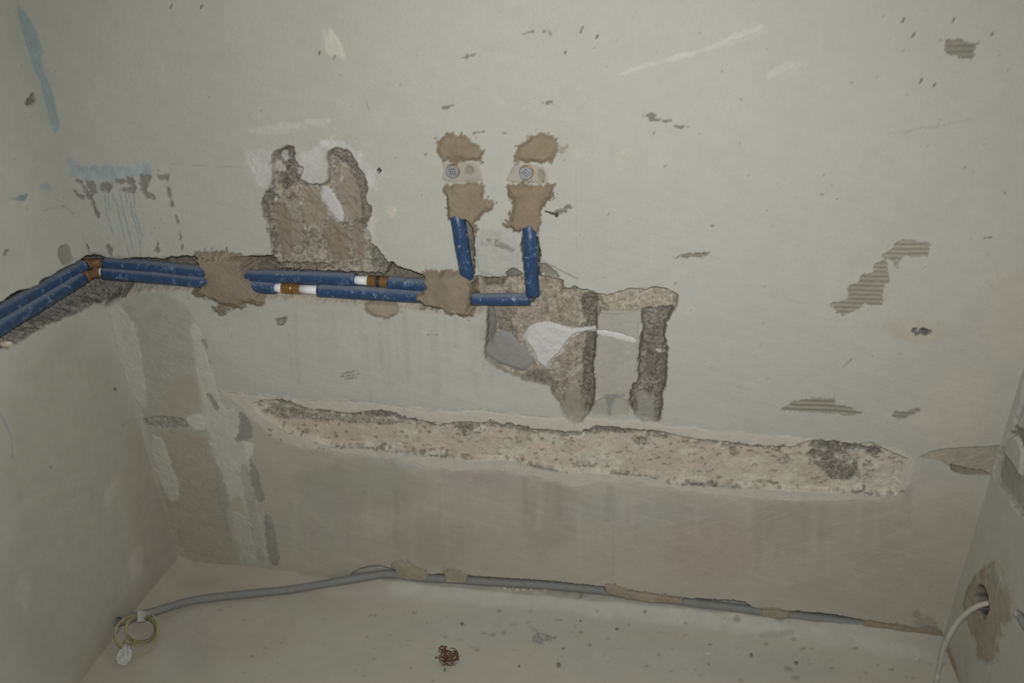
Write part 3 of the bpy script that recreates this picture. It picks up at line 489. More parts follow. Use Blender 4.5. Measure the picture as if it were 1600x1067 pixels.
# ================================================================= LEFT WALL
LW = Surf(cat(np.arange(-.085, .5, .0026), np.arange(.5, .62, .004), np.linspace(.65, 2.6, 30)), cat(np.arange(-.02, .8, .0034), np.arange(.8, 1.06, .002), np.arange(1.06, 1.55, .0034), np.linspace(1.58, 2.5, 20)), uv_left, 2)
U, V = LW.U, LW.V
LW.H += .0025*fbm(U, V, 3, 21, 3)+.0006*fbm(U, V, 16, 22, 3)
LW.C *= (1+.04*fbm(U, V, 3, 23, 4))[..., None]
lw = (118, 119, 107)
LW.C *= np.array([1.09, 1.09, 1.06])
LW.reg([(0, 560), (150, 500), (230, 690), (290, 900), (150, 1070), (0, 1070)], col=A((108, 107, 93), lw), cs=.05, warp=.03, wf=10, amt=.6)
LW.reg([(200, 640), (250, 700), (300, 880), (240, 960), (200, 800)], col=A((110, 104, 91), lw), cs=.03, warp=.015, wf=20, amt=.6)
LW.reg([(300, 860), (280, 920), (170, 1060), (150, 1100), (90, 1090), (230, 900)], col=A((106, 102, 88), lw), cs=.03, warp=.01, amt=.6)
LW.reg([(0, 474), (13, 463), (30, 452), (45, 452), (59, 446), (64, 438), (79, 431), (98, 420), (110, 414), (123, 408), (132, 400), (150, 396), (210, 440), (170, 470), (143, 478), (118, 490), (94, 501), (67, 512), (34, 532), (17, 543), (0, 546), (-180, 640), (-180, 570)],
       h=-.034, edge=.024, warp=.004, wf=60, col=A((96, 94, 84), (126, 126, 114)), cs=.003, lump=.0007, lf=120, rough=1, agg=.75, part='chiselled_chase', label='chiselled chase with exposed grit on the left wall')
LW.reg([(0, 474), (13, 463), (30, 452), (45, 452), (59, 446), (64, 438), (79, 431), (98, 420), (110, 414), (123, 408), (132, 400), (150, 396), (210, 420), (128, 432), (0, 508), (-180, 600), (-180, 570)], h=-.05, edge=.004, warp=.002, col=A((92, 88, 78), lw), cs=.003, rough=.8, lump=.002)
LW.reg([(34, 159), (46, 152), (49, 143), (54, 147), (57, 162), (40, 166)], h=-.003, col=A((84, 83, 73), lw), warp=.004, wf=120, agg=.4, rough=.8, part='peeled_scar')
LW.reg([(10, 309), (24, 310), (30, 303), (43, 301), (39, 313), (24, 314)], col=A((86, 100, 100), lw), warp=.002, part='blue_paint_fleck')
LW.reg([(55, 290), (70, 285), (78, 290), (80, 298), (66, 296)], col=A((104, 112, 110), lw), warp=.003, cs=.003, amt=.7)
LW.reg([(90, 384), (105, 381), (111, 390), (115, 408), (99, 417), (90, 402)], h=-.001, col=A((98, 97, 86), lw), warp=.003, part='scraped_grey_plaster')
LW.reg([(0, 645), (10, 664), (18, 685), (20, 715)], line=.0014, cs=.0015, warp=.001, col=A((90, 94, 108), lw), amt=.8, part='blue_paint_drip')
LW.reg([(5, 398), (8, 392), (12, 390)], line=.0016, cs=.001, col=A((90, 88, 78), lw))
LW.reg([(60, 330), (85, 324), (100, 322), (115, 335)], line=.001, cs=.001, warp=.002, col=A((100, 99, 88), lw), amt=.7)
LW.reg([(2, 538), (12, 530), (20, 532), (22, 540), (12, 546)], col=A((132, 126, 108), lw), h=-.012, edge=.006, warp=.002)
for p in ([(176, 604), (182, 606), (182, 611), (178, 611)], [(77, 730), (82, 728), (81, 732)], [(190, 662), (192, 664), (190, 666)]):
    LW.reg(p, h=-.0015, col=A((80, 78, 70), lw), warp=.001)
for p in ([(160, 775), (185, 740), (186, 770), (170, 790)], [(15, 930), (40, 890), (48, 920), (40, 960)], [(200, 880), (220, 850), (225, 890), (210, 910)]):
    LW.reg(p, col=A((120, 117, 102), (108, 106, 93)), cs=.012, warp=.008, add=.0006, edge=.01, amt=.35)
for k in range(26):
    x = rs.uniform(0, 90); y = rs.uniform(740, 900); l = rs.uniform(30, 90)
    LW.reg([(x, y), (x+l*.5, y-5-l*.05), (x+l, y-l*.35)], line=.0009, cs=.0015, warp=.0006, col=A((120, 118, 104), (108, 107, 94)), amt=.2)
for k in range(30):
    x = rs.uniform(0, 100); y = rs.uniform(10, 380)
    LW.reg([(x, y), (x+.4, y+.4)], line=rs.uniform(.0006, .0016), cs=.001, warp=.0005, col=A((88, 87, 78), lw), amt=.7)
wall_left = LW.build('wall_left', lambda u, v, h: np.stack([h, -u, v], -1), PL, False)

# ================================================================= RIGHT WALL
RW = Surf(cat(np.arange(-.04, .42, .0028), np.linspace(.45, 2.6, 30)), cat(np.arange(-.02, .86, .0028), np.linspace(.9, 2.5, 30)), uv_right, 3)
U, V = RW.U, RW.V
RW.H += .0022*fbm(U, V, 3, 31, 3)+.0008*fbm(U, V, 16, 32, 3)
RW.C *= (1+.04*fbm(U, V, 4, 33, 4))[..., None]
rw = (116, 114, 101)
RW.reg([(1580, 672), (1600, 668), (1640, 700), (1640, 860), (1600, 812), (1588, 800), (1570, 775), (1549, 744), (1556, 716), (1562, 696)], h=-.012, edge=.004, warp=.002, col=A((98, 96, 83), rw), cs=.002, lump=.0012, rough=.4, part='chiselled_chase', label='grey chase running along the right wall')
RW.reg([(1562, 690), (1582, 674), (1594, 700), (1592, 732), (1588, 748), (1576, 725), (1564, 714)], h=-.004, edge=.006, warp=.002, col=A((116, 113, 99), rw), cs=.003)
RW.reg([(1580, 670), (1590, 664), (1604, 684), (1610, 740), (1592, 745), (1596, 705)], h=-.008, edge=.004, warp=.002, col=A((86, 84, 72), rw), cs=.002, rough=.5, part='exposed_grey_plaster')
RW.reg([(1583, 660), (1592, 640), (1604, 580), (1612, 584), (1600, 640), (1588, 668)], h=-.006, edge=.003, warp=.001, col=A((100, 99, 90), rw), cs=.002)
RW.reg([(1553, 873), (1563, 887), (1571, 918), (1581, 943), (1583, 965), (1569, 972), (1569, 992), (1560, 998), (1559, 1023), (1546, 1038), (1536, 1031), (1525, 1029), (1528, 1007), (1513, 984), (1505, 949), (1505, 934), (1517, 906), (1530, 893)], h=.0015, edge=.012, warp=.005, wf=60, col=A((100, 93, 77), (114, 112, 99)), cs=.004, lump=.001, lf=40, rough=.3, var=.12, fine=.002, fringe=.012, rim=.0, part='mortar_patch', label='brown mortar around the cable hole')
RW.reg([(1548, 876), (1560, 888), (1570, 915), (1566, 922), (1552, 905), (1544, 890)], col=A((100, 98, 84), (114, 112, 99)), cs=.003, warp=.004, amt=.8)
RW.reg([(1525, 920), (1530, 914), (1537, 915), (1544, 928), (1548, 951), (1538, 969), (1528, 951), (1525, 932)], h=-.07, edge=.004, warp=.001, col=A((46, 45, 42), rw), cs=.002, rough=.3, part='cable_hole', label='dark oval hole in the right wall')
RW.reg([(1585, 949), (1600, 962), (1640, 1010), (1640, 1045), (1600, 988), (1588, 972)], h=-.02, edge=.004, warp=.002, col=A((94, 94, 90), rw), cs=.002, rough=.4, part='chiselled_chase', label='short chase beside the cable hole')
RW.reg([(1474, 1004), (1484, 1010), (1497, 1040), (1502, 1067), (1510, 1100), (1494, 1100), (1488, 1060), (1476, 1025)], h=.002, edge=.006, warp=.002, col=A((98, 90, 72), (114, 112, 99)), cs=.002, rough=.3, part='mortar_patch', label='brown mortar strip at the foot of the right wall')
for k in range(16):
    x = rs.uniform(1500, 1595); y = rs.uniform(800, 1050); l = rs.uniform(15, 50)
    RW.reg([(x, y), (x-l*.2, y+l)], line=rs.uniform(.001, .003), cs=.002, warp=.002, col=A(rs.choice([(122, 120, 108), (104, 102, 90)]), (114, 112, 99)), amt=.4)
wall_right = RW.build('wall_right', lambda u, v, h: np.stack([W-h, -u, v], -1), PL, True)

# ================================================================= FLOOR
FL = Surf(cat(np.arange(-.04, W+.04, .0032)), cat(np.arange(-.045, .62, .0032), np.linspace(.65, 2.6, 36)), uv_floor, 4)
U, V = FL.U, FL.V
FL.H += .003*fbm(U, V, 3, 41, 3)+.0008*fbm(U, V, 18, 42, 3)
cove = sst(.36, .56, U)*(1-sst(1.85, 2.02, U)*.4)
FL.H += cove*.026*np.exp(-np.clip(V, 0, 9)/.035)*(1+.12*fbm(U, V, 16, 43, 3))
FL.H += np.sqrt((.046*np.exp(-np.clip(U, 0, 9)/.030))**2+(.030*(1-sst(.3, .5, U))*np.exp(-np.clip(V, 0, 9)/.022))**2)
FL.C *= (1+.05*fbm(U, V, 3, 44, 4))[..., None]*np.array([.965, .925, .89])
ff = (128, 124, 110)
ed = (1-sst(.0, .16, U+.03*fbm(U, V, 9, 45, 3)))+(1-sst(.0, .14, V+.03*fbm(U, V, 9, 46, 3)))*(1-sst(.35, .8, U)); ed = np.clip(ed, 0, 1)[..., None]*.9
FL.C += (np.array([.405, .372, .305])*(1+.05*fbm(U, V, 12, 47, 3))[..., None]-FL.C)*ed  # wall-brown floor edges: corner shade painted into the colour, left and back-left
for (cx, cy, rx, ry, c, a) in [(380, 990, 90, 40, (126, 116, 100), .5), (760, 980, 100, 20, (120, 120, 108), .5), (1000, 985, 150, 18, (122, 116, 102), .5), (1060, 1030, 200, 25, (120, 119, 107), .5), (600, 930, 120, 12, (132, 124, 109), .6), (860, 940, 60, 14, (116, 106, 90), .5), (1200, 1050, 120, 15, (118, 113, 100), .5), (300, 1010, 40, 40, (116, 110, 96), .5)]:
    FL.reg([(cx+rx*math.cos(k*.5236), cy+ry*math.sin(k*.5236)) for k in range(12)], col=A(c, ff), cs=.03, warp=.02, wf=16, amt=a)
FL.reg([(740, 926), (900, 938), (1100, 962), (1300, 988), (1460, 1020), (1460, 1036), (1300, 1008), (1100, 985), (900, 962), (740, 945), (600, 938), (610, 915)], col=A((134, 130, 115), ff), cs=.01, warp=.008, wf=25, amt=.7)
FL.reg([(915, 940), (900, 932), (912, 945), (895, 945)], col=A((108, 98, 80), ff), cs=.003, warp=.005)
FL.reg([(840, 985), (862, 990), (866, 1000), (852, 1008), (836, 1004), (830, 994)], col=A((110, 107, 96), ff), cs=.003, warp=.005, agg=.35, rough=.6, h=.001)
FL.reg([(832, 972), (842, 974), (840, 988), (830, 990)], col=A((116, 114, 103), ff), cs=.003, warp=.005, agg=.3)
FL.reg([(1180, 992), (1240, 988), (1240, 996), (1190, 1000)], col=A((116, 111, 97), ff), cs=.003, warp=.003, amt=.7)
for k in range(110):
    x = rs.uniform(280, 1480); y = rs.uniform(945, 1066); l = rs.choice([0, 0, 0, 3, 6])
    FL.reg([(x, y), (x+l+.3, y+rs.uniform(-1, 1))], line=rs.uniform(.0012, .0035), cs=.0018, warp=.0015, wf=150, col=A(rs.choice([(92, 89, 78), (102, 98, 86), (104, 92, 80)]), ff), amt=rs.uniform(.35, .85))
for x, y, r in ((722, 975, 5), (757, 988, 6), (770, 991, 5), (787, 987, 5), (744, 1014, 5), (695, 994, 6), (873, 1040, 5), (1231, 1043, 9), (1244, 1037, 5), (1239, 1001, 7), (1197, 1006, 5), (1336, 1014, 5), (1299, 1043, 5), (1243, 1058, 8), (1174, 1024, 6), (1393, 1045, 7), (778, 955, 6), (828, 957, 4), (648, 958, 5), (1150, 975, 9), (1216, 976, 10), (950, 997, 5), (1010, 1040, 6)):
    FL.reg([(x-r, y), (x, y-r*.5), (x+r, y-r*.1), (x+r*.3, y+r*.5)], col=A((98, 96, 85), ff), cs=.002, warp=.003, wf=90, amt=.7, rough=.5)
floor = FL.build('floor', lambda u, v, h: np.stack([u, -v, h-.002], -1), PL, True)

# ================================================================= OBJECTS
def mesh_obj(name, verts, faces, mat, parent=None, smooth=True, ring=None):
    me = bpy.data.meshes.new(name); me.from_pydata([tuple(v) for v in verts], [], faces); me.update()
    if smooth: me.polygons.foreach_set('use_smooth', [True]*len(me.polygons))
    if ring is not None:
        a = me.attributes.new('ring', 'FLOAT', 'POINT'); a.data.foreach_set('value', np.asarray(ring, np.float32))
    me.materials.append(mat); o = bpy.data.objects.new(name, me); COL.objects.link(o)
    if parent: o.parent = parent
    return o
def thing(name, label, cat_, group=None):
    o = bpy.data.objects.new(name, None); o.empty_display_size = .02; COL.objects.link(o); tag(o, label, cat_, group); return o
def tag(o, label, cat_, group=None):
    o['label'] = label; o['category'] = cat_
    if group: o['group'] = group
    return o
def spline(pts, n):
    P = np.array(pts, float); out = []
    for i in range(len(P)-1):
        p0 = P[max(i-1, 0)]; p1 = P[i]; p2 = P[i+1]; p3 = P[min(i+2, len(P)-1)]
        for k in range(n):
            t = k/n; out.append(.5*((2*p1)+(-p0+p2)*t+(2*p0-5*p1+4*p2-p3)*t*t+(-p0+3*p1-3*p2+p3)*t**3))
    out.append(P[-1]); return np.array(out)
def resample(P, step):
    d = np.r_[0, np.cumsum(np.linalg.norm(np.diff(P, axis=0), axis=1))]; n = max(2, int(d[-1]/step)+1); s = np.linspace(0, d[-1], n)
    return np.stack([np.interp(s, d, P[:, k]) for k in range(3)], -1), s
def tube_geo(P, rad, seg=14, cap=True, wr=0., seed=0):
    P = np.asarray(P, float); n = len(P); rad = np.broadcast_to(np.asarray(rad, float), (n,))
    T = np.gradient(P, axis=0); T /= np.linalg.norm(T, axis=1, keepdims=True)+1e-12
    up = np.array([0, 0, 1.]) if abs(T[0][2]) < .9 else np.array([0, 1., 0]); nn = np.cross(T[0], up); nn /= np.linalg.norm(nn)
    V_, Fc = [], []
    r_ = np.random.default_rng(seed)
    for i in range(n):
        nn = nn-T[i]*np.dot(nn, T[i]); nn /= np.linalg.norm(nn); bb = np.cross(T[i], nn)
        for k in range(seg):
            a = 2*math.pi*k/seg; rr = rad[i]*(1+wr*(r_.random()-.5)) if wr else rad[i]
            V_.append(P[i]+(nn*math.cos(a)+bb*math.sin(a))*rr)
    for i in range(n-1):
        for k in range(seg): Fc.append((i*seg+k, i*seg+(k+1) % seg, (i+1)*seg+(k+1) % seg, (i+1)*seg+k))
    if cap: Fc.append(tuple(range(seg-1, -1, -1))); Fc.append(tuple((n-1)*seg+k for k in range(seg)))
    return V_, Fc
def tube(name, P, rad, mat, parent=None, seg=14, wr=0., seed=0):
    v, f = tube_geo(P, rad, seg, True, wr, seed); return mesh_obj(name, v, f, mat, parent)
def lathe(name, p0, p1, prof, mat, parent=None, seg=20, smooth=False):
    """prof: (t along p0->p1 in 0..1, radius)"""
    p0 = np.asarray(p0); p1 = np.asarray(p1)
    ax = p1-p0; T = ax/np.linalg.norm(ax); up = np.array([0, 0, 1.]) if abs(T[2]) < .9 else np.array([0, 1., 0])
    a = np.cross(T, up); a /= np.linalg.norm(a); b = np.cross(T, a); V_, Fc = [], []
    for t, r in prof:
        for k in range(seg):
            q = 2*math.pi*k/seg; V_.append(p0+ax*t+(a*math.cos(q)+b*math.sin(q))*r)
    n = len(prof)
    for i in range(n-1):
        for k in range(seg): Fc.append((i*seg+k, i*seg+(k+1) % seg, (i+1)*seg+(k+1) % seg, (i+1)*seg+k))
    Fc.append(tuple(range(seg-1, -1, -1))); Fc.append(tuple((n-1)*seg+k for k in range(seg)))
    return mesh_obj(name, V_, Fc, mat, parent, smooth)

RS, RP, RB = .0155, .0103, .0125
HU, HL = -.015, -.008             # depth of the upper / lower pipe axis on the back wall
def bk(px, py, h): return on_back(px, py, h)
def sleeve(parent, pts, seed, r=RS):
    P, _ = resample(spline(pts, 6), .006); n = len(P); rr = np.full(n, r)
    rg_ = np.random.default_rng(seed); rr *= 1+.025*np.sin(np.arange(n)*.35+seed)+.02*(rg_.random(n)-.5); rr[0] *= .97; rr[-1] *= .97
    return tube('foam_sleeve', P, rr, M_SL, parent, 18, .03, seed)
def bare(parent, a, b, r=RP): return tube('plastic_pipe', np.array([a, a*.5+b*.5, b]), r, M_WH, parent, 18)
def coupling(parent, a, b, ring=True):
    o = lathe('brass_coupling', a, b, [(0, RB*.86), (.02, RB*.98), (.06, RB), (.40, RB), (.43, RB*.9), (.57, RB*.9), (.60, RB), (.94, RB), (.98, RB*.98), (1, RB*.86)], M_BR, parent, 22)
    m_ = a*.43+b*.57; n_ = a*.57+b*.43
    lathe('rubber_ring' if ring else 'centre_flange', n_, m_, [(0, RB*1.0), (.2, RB*1.06), (.8, RB*1.06), (1, RB)], M_BK if ring else M_BR, o, 22)
    return o
def elbow(parent, a, c, b, r=.0105):
    P = [a+(c-a)*t for t in (0, .3, .55)]+[c+(b-c)*t for t in (.45, .7, 1.)]
    P, _ = resample(spline(P, 8), .003); o = tube('brass_elbow', P, r, M_BR2, parent, 16)
    for e, d in ((a, c), (b, c)):
        ax = (d-e)/np.linalg.norm(d-e); lathe('elbow_collar', e, e+ax*.013, [(0, r*1.12), (.15, r*1.28), (.85, r*1.28), (1, r*1.1)], M_BR2, o, 16)
    return o

# --- upper pipe: left wall, corner elbow, back wall to the left riser
HW = -.010
up_ = thing('water_pipe', 'upper blue foam-sleeved water pipe ending in the left riser', 'pipe')
Lu0 = on_left(-170, 584, HW); Lu1 = on_left(0, 487, HW); Lu2 = on_left(131, 414.5, HW)
sleeve(up_, [Lu0, Lu1*.5+Lu0*.5, Lu1, Lu2], 1)
ua = bk(166, 411, HU); ub = bk(305, 424, HU)
lathe('sleeve_end', Lu2+(Lu1-Lu2)*.005, Lu2-(Lu1-Lu2)*.02, [(0, RP*1.1), (.5, RP*1.1), (1, RP)], M_WH, up_, 18)
cU = np.array([Lu2[0]+.002, ua[1], (Lu2[2]+ua[2])*.5])
elbow(up_, Lu2-(Lu2-cU)*.05, cU, ua+np.array([.012, 0, 0]))
sleeve(up_, [ua, bk(235, 416, HU), ub, bk(330, 427, HU)], 2)
sleeve(up_, [bk(375, 429, HU), bk(388, 430.5, HU), bk(470, 433, HU), bk(556, 436.5, HU)], 3)
a_, b_, c_, d_ = (bk(x, y, HU) for x, y in ((552, 437.2), (575, 438.6), (608, 440.8), (612, 441)))
bare(up_, a_, b_); coupling(up_, b_, c_)
sleeve(up_, [bk(607, 441.5, HU), bk(640, 444, HU), bk(668, 446, HU), bk(690, 448, HU)], 4)
HR = -.003
tube('plastic_pipe', resample(spline([bk(688, 448, HU), bk(715, 450, HU), bk(729, 446, HR-.006), bk(731, 432, HR)], 6), .006)[0], RP, M_WH, up_, 14)
sleeve(up_, [bk(712, 335, HR-.006), bk(717, 352, HR), bk(723, 392, HR), bk(729, 425, HR), bk(731, 438, HR-.006)], 5, .0158)
tube('plastic_pipe', np.array([bk(707, 268, -.02), bk(709, 300, -.016), bk(712, 338, HR-.006)]), RP, M_WH, up_, 14)

# --- lower pipe
lo_ = thing('water_pipe', 'lower blue foam-sleeved water pipe ending in the right riser', 'pipe')
HWl = .000
Ll0 = on_left(-170, 612, HWl); Ll1 = on_left(0, 511, HWl); Ll2 = on_left(128, 434, HWl)
sleeve(lo_, [Ll0, Ll1*.5+Ll0*.5, Ll1, Ll2], 6)
la = bk(168, 426.5, HL); lb = bk(305, 439, HL)
cL = np.array([Ll2[0]+.002, la[1]-.004, (Ll2[2]+la[2])*.5])
elbow(lo_, Ll2-(Ll2-cL)*.05, cL, bk(156, 424.5, HL))
bare(lo_, bk(154, 424.3, HL), bk(170, 426.6, HL), RP*1.05)
sleeve(lo_, [bk(164, 426, HL), bk(235, 432, HL), lb, bk(330, 441, HL)], 7)
sleeve(lo_, [bk(385, 446, HL), bk(405, 448, HL), bk(418, 449, HL), bk(431, 449.5, HL)], 8)
bare(lo_, bk(429, 449.4, HL), bk(442, 450, HL)); coupling(lo_, bk(441, 450, HL), bk(470, 451.3, HL), False)
bare(lo_, bk(469, 451.3, HL), bk(500, 453.4, HL))
sleeve(lo_, [bk(498, 453.4, HL), bk(560, 457, HL), bk(645, 462, HL), bk(670, 463.5, HL)], 9)
HH = .000
tube('plastic_pipe', np.array([bk(668, 463.5, HL), bk(710, 466, HL*.5), bk(746, 467.5, HH)]), RP*.8, M_WH, lo_, 14)
sleeve(lo_, [bk(737, 467.3, HH), bk(775, 467.5, HH), bk(800, 467.5, HH), bk(829, 468, HH)], 10, .0135)
tube('plastic_pipe', resample(spline([bk(826, 468, HH), bk(832, 467.5, HH), bk(834, 464, HH), bk(834, 455, HH)], 6), .003)[0], RP*.5, M_NL, lo_, 14)
sleeve(lo_, [bk(827, 350, -.008), bk(828, 372, HH), bk(829, 410, HH+.002), bk(833, 461, HH+.003)], 11, .0152)
tube('plastic_pipe', np.array([bk(822, 270, -.02), bk(825, 310, -.016), bk(827, 352, -.008)]), RP, M_WH, lo_, 14)

# --- plugs in the tap connectors
def plug(px, py, rot, label):
    c = on_back(px, py, .008); r = thing('tap_connector_plug', label, 'pipe plug')
    y = lambda h: np.array([c[0], -h, c[2]])
    lathe('brass_socket', y(-.006), y(.0055), [(0, .0135), (.9, .0146), (1, .0138)], M_BR, r, 24)
    d = lathe('plug_cap', y(.004), y(.0125), [(0, .0118), (.2, .0132), (.75, .0132), (.9, .0124), (1, .0116)], M_CH, r, 24)
    def sq(w, h0, h1, mat, nm, par):
        V_ = []
        for h_, k in ((h0, 1), (h1, .92)):
            for q in range(4):
                a = rot+math.pi/4+q*math.pi/2; V_.append(np.array([c[0]+w*k*math.cos(a), -h_, c[2]+w*k*math.sin(a)]))
        return mesh_obj(nm, V_, [(0, 1, 5, 4), (1, 2, 6, 5), (2, 3, 7, 6), (3, 0, 4, 7), (4, 5, 6, 7), (3, 2, 1, 0)], mat, par, False)
    sq(.0098, .0122, .0131, M_BK, 'square_gasket', d); s_ = sq(.0086, .0125, .0175, M_CH, 'square_boss', d); sq(.0050, .0172, .0178, M_NL, 'square_socket', s_); sq(.0030, .0175, .0181, M_CH, 'socket_bottom', s_)
    return r
plug(707, 268, math.radians(8), 'zinc pipe plug with a square boss set level, above the left riser')
plug(822, 270, math.radians(42), 'zinc pipe plug with a square boss turned on its corner, above the right riser')

# --- nail
nb = on_back(846, 328.5, -.01); nh = on_back(870, 334.5, .030)
nl = thing('nail', 'steel nail sticking out beside the right mortar patch', 'nail')
tube('shank', np.array([nb, (nb+nh)/2, nh]), .0016, M_NL, nl, 8)
dn = (nh-nb)/np.linalg.norm(nh-nb); lathe('nail_head', nh-dn*.001, nh+dn*.0015, [(0, .003), (.3, .0042), (1, .004)], M_NL, nl, 12, False)

# --- corrugated conduit
def corrugated(name, pts, r, pitch, label):
    P, s_ = resample(spline(pts, 14), pitch/4); rr = np.array([[r, r, r*.80, r*.80][i % 4] for i in range(len(P))])
    v, f = tube_geo(P, rr, 16, False); v2, f2 = tube_geo(P, rr*.82, 16, False); n = len(v)
    return tag(mesh_obj(name, v+v2, f+[tuple(n+i for i in q[::-1]) for q in f2], M_CD), label, 'conduit')
zc = .024
cp = [on_left(184, 971, .030), on_left(208, 964.5, .024)]
for px, py, z in ((238, 956.5, .034), (302, 938, .018), (387, 928, .012), (454, 921, .012), (515, 911, .016)): cp.append(on_floor(px, py, z))
cp += [on_back(572, 901, .010), on_back(608, 896, -.004)]
for px, py in ((650, 902), (700, 904), (735, 906.5), (790, 910), (850, 914), (900, 918), (940, 922), (1000, 930), (1072, 940), (1130, 947), (1185, 954), (1240, 961), (1300, 968), (1345, 974), (1420, 985), (1465, 996)): cp.append(on_back(px, py, -.012))
print('conduit', [tuple(np.round(p, 3)) for p in cp])
corrugated('corrugated_conduit', cp, .0118, .0052, 'grey corrugated conduit along the foot of the back wall')
# conduit in the right wall chase
corrugated('corrugated_conduit', [on_right(1590, 958, -.012), on_right(1600, 972, -.010), on_right(1625, 1010, -.010), on_right(1650, 1050, -.02)], .010, .0042, 'short grey conduit in the chase beside the cable hole')

# --- cable from the hole
cb = [on_right(1545, 938, -.05), on_right(1545, 942, -.004), on_right(1533, 945, .012), on_right(1517, 953, .026), on_right(1498, 970, .040), on_right(1484, 992, .050), on_right(1474, 1015, .052)]
e = on_floor(1464.5, 1058, .006); cb += [(cb[-1]+e)/2+np.array([0, 0, .004]), e, on_floor(1462, 1085, .006), on_floor(1470, 1150, .006), on_floor(1490, 1260, .006)]
print('cable', [tuple(np.round(p, 3)) for p in cb])
tag(tube('electric_cable', resample(spline(cb, 12), .004)[0], .0056, M_CB, None, 12), 'dusty white cable hanging from the hole in the right wall', 'cable')

# --- coil of earth wire
T0 = on_floor(222, 960, .030); B0 = on_floor(208, 1020, .004)
ax = (B0-T0)/np.linalg.norm(B0-T0); nrm = (CAM-T0); nrm = nrm-ax*np.dot(nrm, ax); nrm /= np.linalg.norm(nrm)
def cpt(px, py, k=0):
    p = hitp(px, py, T0+nrm*(.016+k), nrm)
    if p[0] < .040+k: p = on_left(px, py, .040+k)          # rests against the left wall
    return p
coil = thing('earth_wire_coil', 'coil of green and yellow earth wire hanging from the conduit end', 'wire')
def wire_loop(cx, cy, rx, ry, a0, a1, k0, k1, seed, tail=()):
    pts = []
    for i in range(33):
        t = i/32; a = a0+(a1-a0)*t; pts.append(cpt(cx+rx*math.cos(a), cy+ry*math.sin(a), k0+(k1-k0)*t))
    for p in tail: pts.append(cpt(*p))
    P, s_ = resample(spline(pts, 3), .003); v, f = tube_geo(P, .0021, 8)
    ring = [1. if (k % 8) < 3 else 0. for k in range(len(v))]
    mesh_obj('wire', v, f, M_WIRE, coil, True, ring)
wire_loop(219, 982, 23, 20, -1.7, 4.6, 0, .003, 1)
wire_loop(221, 985, 24, 22, -1.4, 4.9, .005, .008, 2)
wire_loop(213, 984, 33, 24, -1.3, 2.0, .002, .006, 3, [(196, 1000, .004), (193, 1005, .002)])
wire_loop(210, 990, 30, 28, -1.5, -3.9, .008, .002, 4)
wire_loop(222, 986, 25, 34, -.9, 1.25, .008, .002, 5, [(215, 1022, .002), (206, 1028, .0)])
wire_loop(217, 984, 27, 19, -1.5, 1.9, .010, .006, 6)
wire_loop(205, 992, 25, 26, -1.9, -4.0, .004, .001, 7)
# tape bands
def band(name, quad, k, parent, bump=.003, seed=0, round_=False):
    n = 7; r_ = np.random.default_rng(seed); V_, Fc = [], []; q = np.array(quad, float)
    for lay in (0, 1):
        for i in range(n):
            for j in range(n):
                u, v = i/(n-1), j/(n-1); p = (q[0]*(1-u)+q[1]*u)*(1-v)+(q[3]*(1-u)+q[2]*u)*v
                if round_: qc = q.mean(0); m_ = max(abs(2*u-1), abs(2*v-1)); l_ = math.hypot(2*u-1, 2*v-1); p = qc+(p-qc)*(1 if l_ < 1e-6 else m_/l_*1.12)
                e_ = math.sin(math.pi*u)**.5*.7+.3*math.sin(math.pi*v)**.5 if 0 < u < 1 else .3*math.sin(math.pi*v)**.5 if 0 < v < 1 else 0
                p = p+r_.normal(0, 1.0 if round_ else .35, 2)*(1 if lay == 0 else 0)
                V_.append(cpt(p[0], p[1], k+(.004*e_+r_.random()*bump*.4 if lay == 0 else -.004)))
    N_ = n*n
    for i in range(n-1):
        for j in range(n-1):
            a = i*n+j; Fc.append((a, a+1, a+n+1, a+n)); Fc.append((N_+a, N_+a+n, N_+a+n+1, N_+a+1))
    per = [i*n for i in range(n)]+[(n-1)*n+j for j in range(1, n)]+[i*n+n-1 for i in range(n-2, -1, -1)]+[j for j in range(n-2, 0, -1)]
    for a, b in zip(per, per[1:]+per[:1]): Fc.append((a, b, N_+b, N_+a))
    return mesh_obj(name, V_, Fc, M_TP, parent, False)
band('tape_band', [(216, 954), (228.5, 955), (227, 971), (215, 972)], .008, coil, seed=1)
band('tape_wrap', [(189, 1010), (207, 1008), (202, 1040), (180, 1036)], .000, coil, .012, seed=2, round_=True)

# --- rusty tangle on the floor
rt = thing('rusty_wire_tangle', 'small rusty tangle of wire wool lying on the floor', 'wire')
c0 = on_floor(699, 1026, .008)
for k in range(22):
    p = c0+np.array([rs.uniform(-.018, .018), rs.uniform(-.014, .014), rs.uniform(-.003, .004)]); pts = [p]
    a = rs.uniform(0, 6.3); 
    for i in range(9):
        a += rs.uniform(-1.3, 1.9); p = p+np.array([math.cos(a)*.008, math.sin(a)*.008, rs.uniform(-.003, .003)])
        q = p-c0; q[:2] *= .86; q[2] = np.clip(q[2], -.006, .008); p = c0+q; pts.append(p.copy())
    tube('strand', spline(pts, 4), rs.uniform(.0006, .0013), M_RU, rt, 6)
lp = [c0+np.array([.010+.016*math.cos(a), .004+.016*math.sin(a), .004+.006*math.sin(a*.5)]) for a in np.linspace(-1.6, 2.0, 10)]
tube('strand', spline(lp, 4), .0008, M_RU, rt, 6)

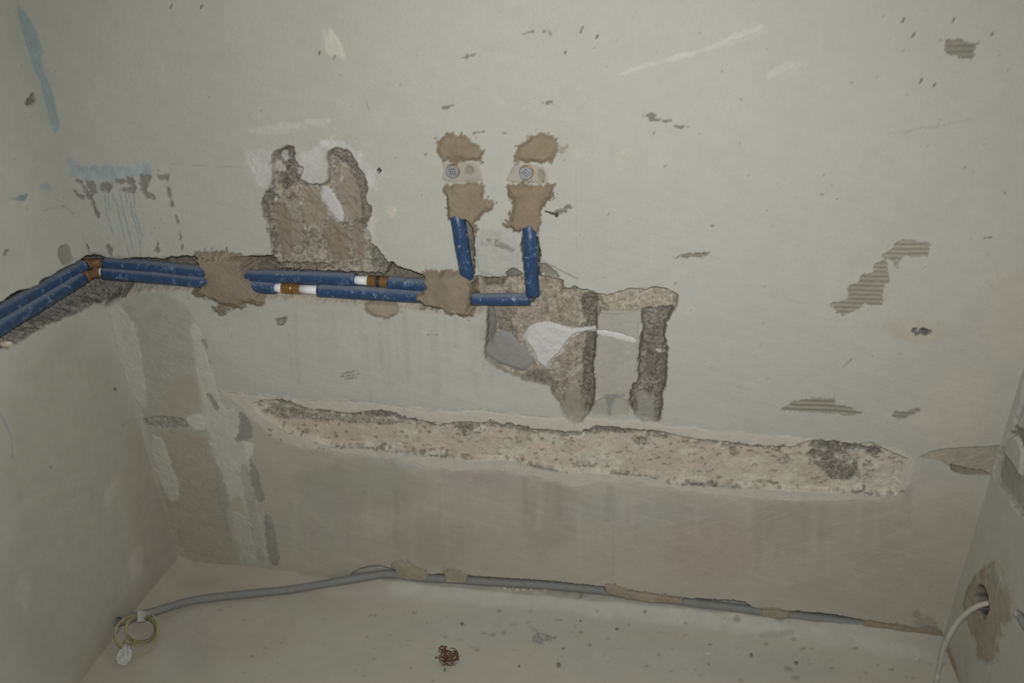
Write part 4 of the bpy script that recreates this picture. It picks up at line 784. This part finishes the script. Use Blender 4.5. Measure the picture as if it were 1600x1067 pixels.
# --- crumbs of plaster by the conduit and grit on the floor
def crumb(name, p, r, mat, label, cat_, group, seed):
    bm = bmesh.new(); bmesh.ops.create_icosphere(bm, subdivisions=2, radius=r); r_ = random.Random(seed)
    sx, sy, sz = r_.uniform(.8, 1.4), r_.uniform(.7, 1.1), r_.uniform(.55, .8)
    for v in bm.verts:
        k = 1+r_.uniform(-.16, .16); v.co = Vector((v.co.x*sx*k, v.co.y*sy*k, v.co.z*sz*k))
    me = bpy.data.meshes.new(name); bm.to_mesh(me); bm.free(); me.materials.append(mat)
    o = bpy.data.objects.new(name, me); o.location = p; o.rotation_euler = (0, 0, r_.uniform(0, 6)); COL.objects.link(o)
    tag(o, label, cat_, group)
def floor_z(x, d):
    i = np.searchsorted(FL.us, x); j = np.searchsorted(FL.vs, d); return FL.H[min(i, len(FL.us)-1), min(j, len(FL.vs)-1)]-.002
def ground(px, py):
    z = 0
    for _ in range(6):
        p = on_floor(px, py, z); z = floor_z(p[0], -p[1])
    return on_floor(px, py, z)
for i, (px, py, r) in enumerate([(789, 919, .006), (796, 921, .004), (808, 922, .0065), (818, 922, .006), (829, 921, .0055), (852, 922, .006), (801, 918, .004), (838, 924, .004)]):
    p = ground(px, py); p[2] += r*.45
    crumb('plaster_crumb', p, r, M_CR, 'pale crumb of plaster lying just below the conduit', 'rubble', 'plaster crumbs below the conduit', i)
for i, (px, py, r) in enumerate([(964, 983, .004), (907, 971, .0035), (722, 975, .005), (873, 1039, .005), (695, 1047, .0035), (811, 1041, .003), (1244, 1036, .004), (1174, 1023, .004), (880, 1014, .003), (922, 1008, .003), (867, 997, .003)]):
    p = ground(px, py); p[2] += r*.4
    crumb('floor_grit', p, r, M_CRD, 'dark grain of grit lying on the pale floor', 'rubble', 'grit scattered on the floor', 30+i)
for i, (px, py, r) in enumerate([(1432, 1030, .007), (1106, 1022, .006)]):
    p = ground(px, py); p[2] += r*.3
    crumb('plaster_chip', p, r, M_CR, ['white plaster chip on the floor near the hanging cable', 'white plaster chip on open floor away from the walls'][i], 'rubble', None, 60+i)
